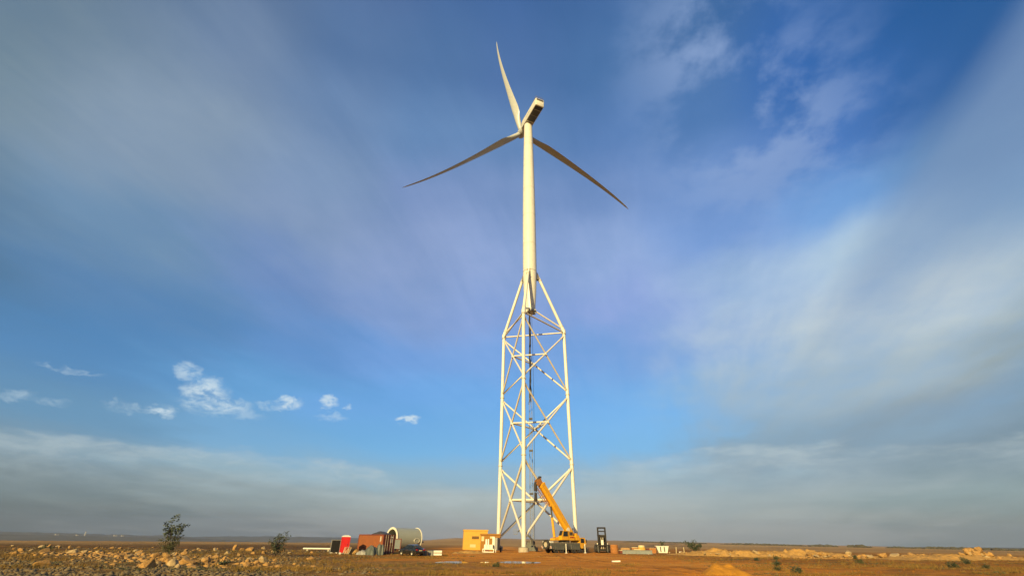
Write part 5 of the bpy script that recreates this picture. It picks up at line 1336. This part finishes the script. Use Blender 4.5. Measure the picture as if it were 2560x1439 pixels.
# ================================================================== far groves and houses
M_FAR = material('far_foliage', (0.075, 0.068, 0.042), 0.9, vary=0.4, scale=0.15)  # leaf colour lightened to add to the haze over distance
def grove(label, az, dist, wid, h, seed):
    h *= .52; wid *= 1.7
    r_ = np.random.RandomState(seed); cx_, cy_ = math.sin(R(az))*dist, math.cos(R(az))*dist
    bm = bmesh.new(); n = max(6, int(wid/(h*.8)))
    for i in range(n):
        u = (i+.5)/n*2-1+r_.uniform(-.4, .4)/n; hh = h*(1-.55*abs(u)**2)*r_.uniform(.65, 1.1)
        mat_ = Matrix.Translation((u*wid/2*math.cos(R(az)), -u*wid/2*math.sin(R(az))+r_.uniform(-h, h), hh*.42)) @ Matrix.Diagonal((hh*r_.uniform(1.0, 2.2), hh*r_.uniform(.8, 1.4), hh*.6, 1))
        bmesh.ops.create_icosphere(bm, subdivisions=2, radius=1.0, matrix=mat_)
    for v in bm.verts: v.co += Vector(r_.uniform(-.16, .16, 3)*h)
    me = bpy.data.meshes.new('grove'); bm.to_mesh(me); bm.free()
    o = link('grove', me, M_FAR, loc=(cx_, cy_, gz(cx_, cy_)-.3)); tag(o, label, 'grove', 'far groves on the plain'); return o
for i, (az, d, w, h, lb) in enumerate([(14.5, 1150, 46, 5, 'thin dark hedge line on horizon right of the forklift'), (18.5, 1100, 60, 5, 'long dark hedge on horizon behind the white skip'), (25.2, 1000, 55, 6, 'dark grove on horizon above the left end of earth bank'), (28.2, 1000, 40, 5.5, 'dark grove on horizon above the pointed pale rock'), (31.5, 980, 24, 7, 'dark grove with thin tail right of the pointed pale rock'), (34.4, 900, 18, 7.5, 'single rounded dark tree clump on the horizon'), (37.4, 880, 20, 5, 'small low dark clump right of the rounded clump'), (40.6, 1000, 60, 7, 'long dark grove over the left part of right rubble'), (43.0, 980, 50, 6, 'dark grove over the middle of right rubble'), (45.3, 1150, 60, 7, 'dark humped grove left of the tall rock pile'), (48.6, 1100, 60, 6, 'dark grove directly behind the tall rock pile'), (-10.3, 420, 6, 4.5, 'lone dark tree just right of the tower section'), (4.2, 1300, 40, 5, 'faint dark hedge on horizon behind the crane')]):
    grove(lb, az, d, w, h, 500+i)
M_HOUSE = material('far_limewash', (0.55, 0.53, 0.5), 0.9, vary=0.05)
for i, (az, d, w, h, lb) in enumerate([(-41.6, 1500, 7, 2.2, 'long low white farmhouse far off at left'), (-40.3, 1450, 4.5, 2.2, 'small white house near the long farmhouse far left'), (-39.8, 1550, 1.8, 10.5, 'slim white tower among far houses at left'), (-37.7, 1500, 7, 2.6, 'white house far off just left of the tall sapling'), (-37.2, 1350, 5, 2.2, 'lower white house far off beside the tall sapling')]):
    d = 2600; w, h = w*1.5, h*1.3
    x, y = math.sin(R(az))*d, math.cos(R(az))*d; zh = 2.0+d*math.pi/180*float(np.interp(az, [-44, -40, -33], [.02, -.02, -.06]))
    hsx = thing('far_house' if w > 5 else 'far_tower', lb, 'house' if w > 5 else 'tower', (x, y, zh), -az+15, 'far white houses')
    mb = MB(); mb.bb((-w/2, -3 if w > 5 else -w/2, -4), (w/2, 3 if w > 5 else w/2, h)); mb.build('wall', M_HOUSE, hsx)
    mb = MB(); mb.bb((-w/2-.3, -3.3 if w > 5 else -w/2-.3, h+.002), (w/2+.3, 3.3 if w > 5 else w/2+.3, h+.6)); mb.build('roof', M_CONC, hsx)

# ================================================================== the hazy air over the plain
hz = MB(); hz.bb((-6600, -6600, -90), (6600, 6600, 215))
M_HAZE = bpy.data.materials.new('haze'); M_HAZE.use_nodes = True
hn = M_HAZE.node_tree
for n_ in list(hn.nodes): hn.nodes.remove(n_)
ho = hn.nodes.new('ShaderNodeOutputMaterial'); pv = hn.nodes.new('ShaderNodeVolumePrincipled')
pv.inputs['Color'].default_value = (0.84, 0.89, 0.96, 1); pv.inputs['Density'].default_value = 0.00008; pv.inputs['Anisotropy'].default_value = 0.6
hn.links.new(pv.outputs[0], ho.inputs['Volume'])
haze = hz.build('haze', M_HAZE); tag(haze, 'pale haze over the plain', kind='stuff')
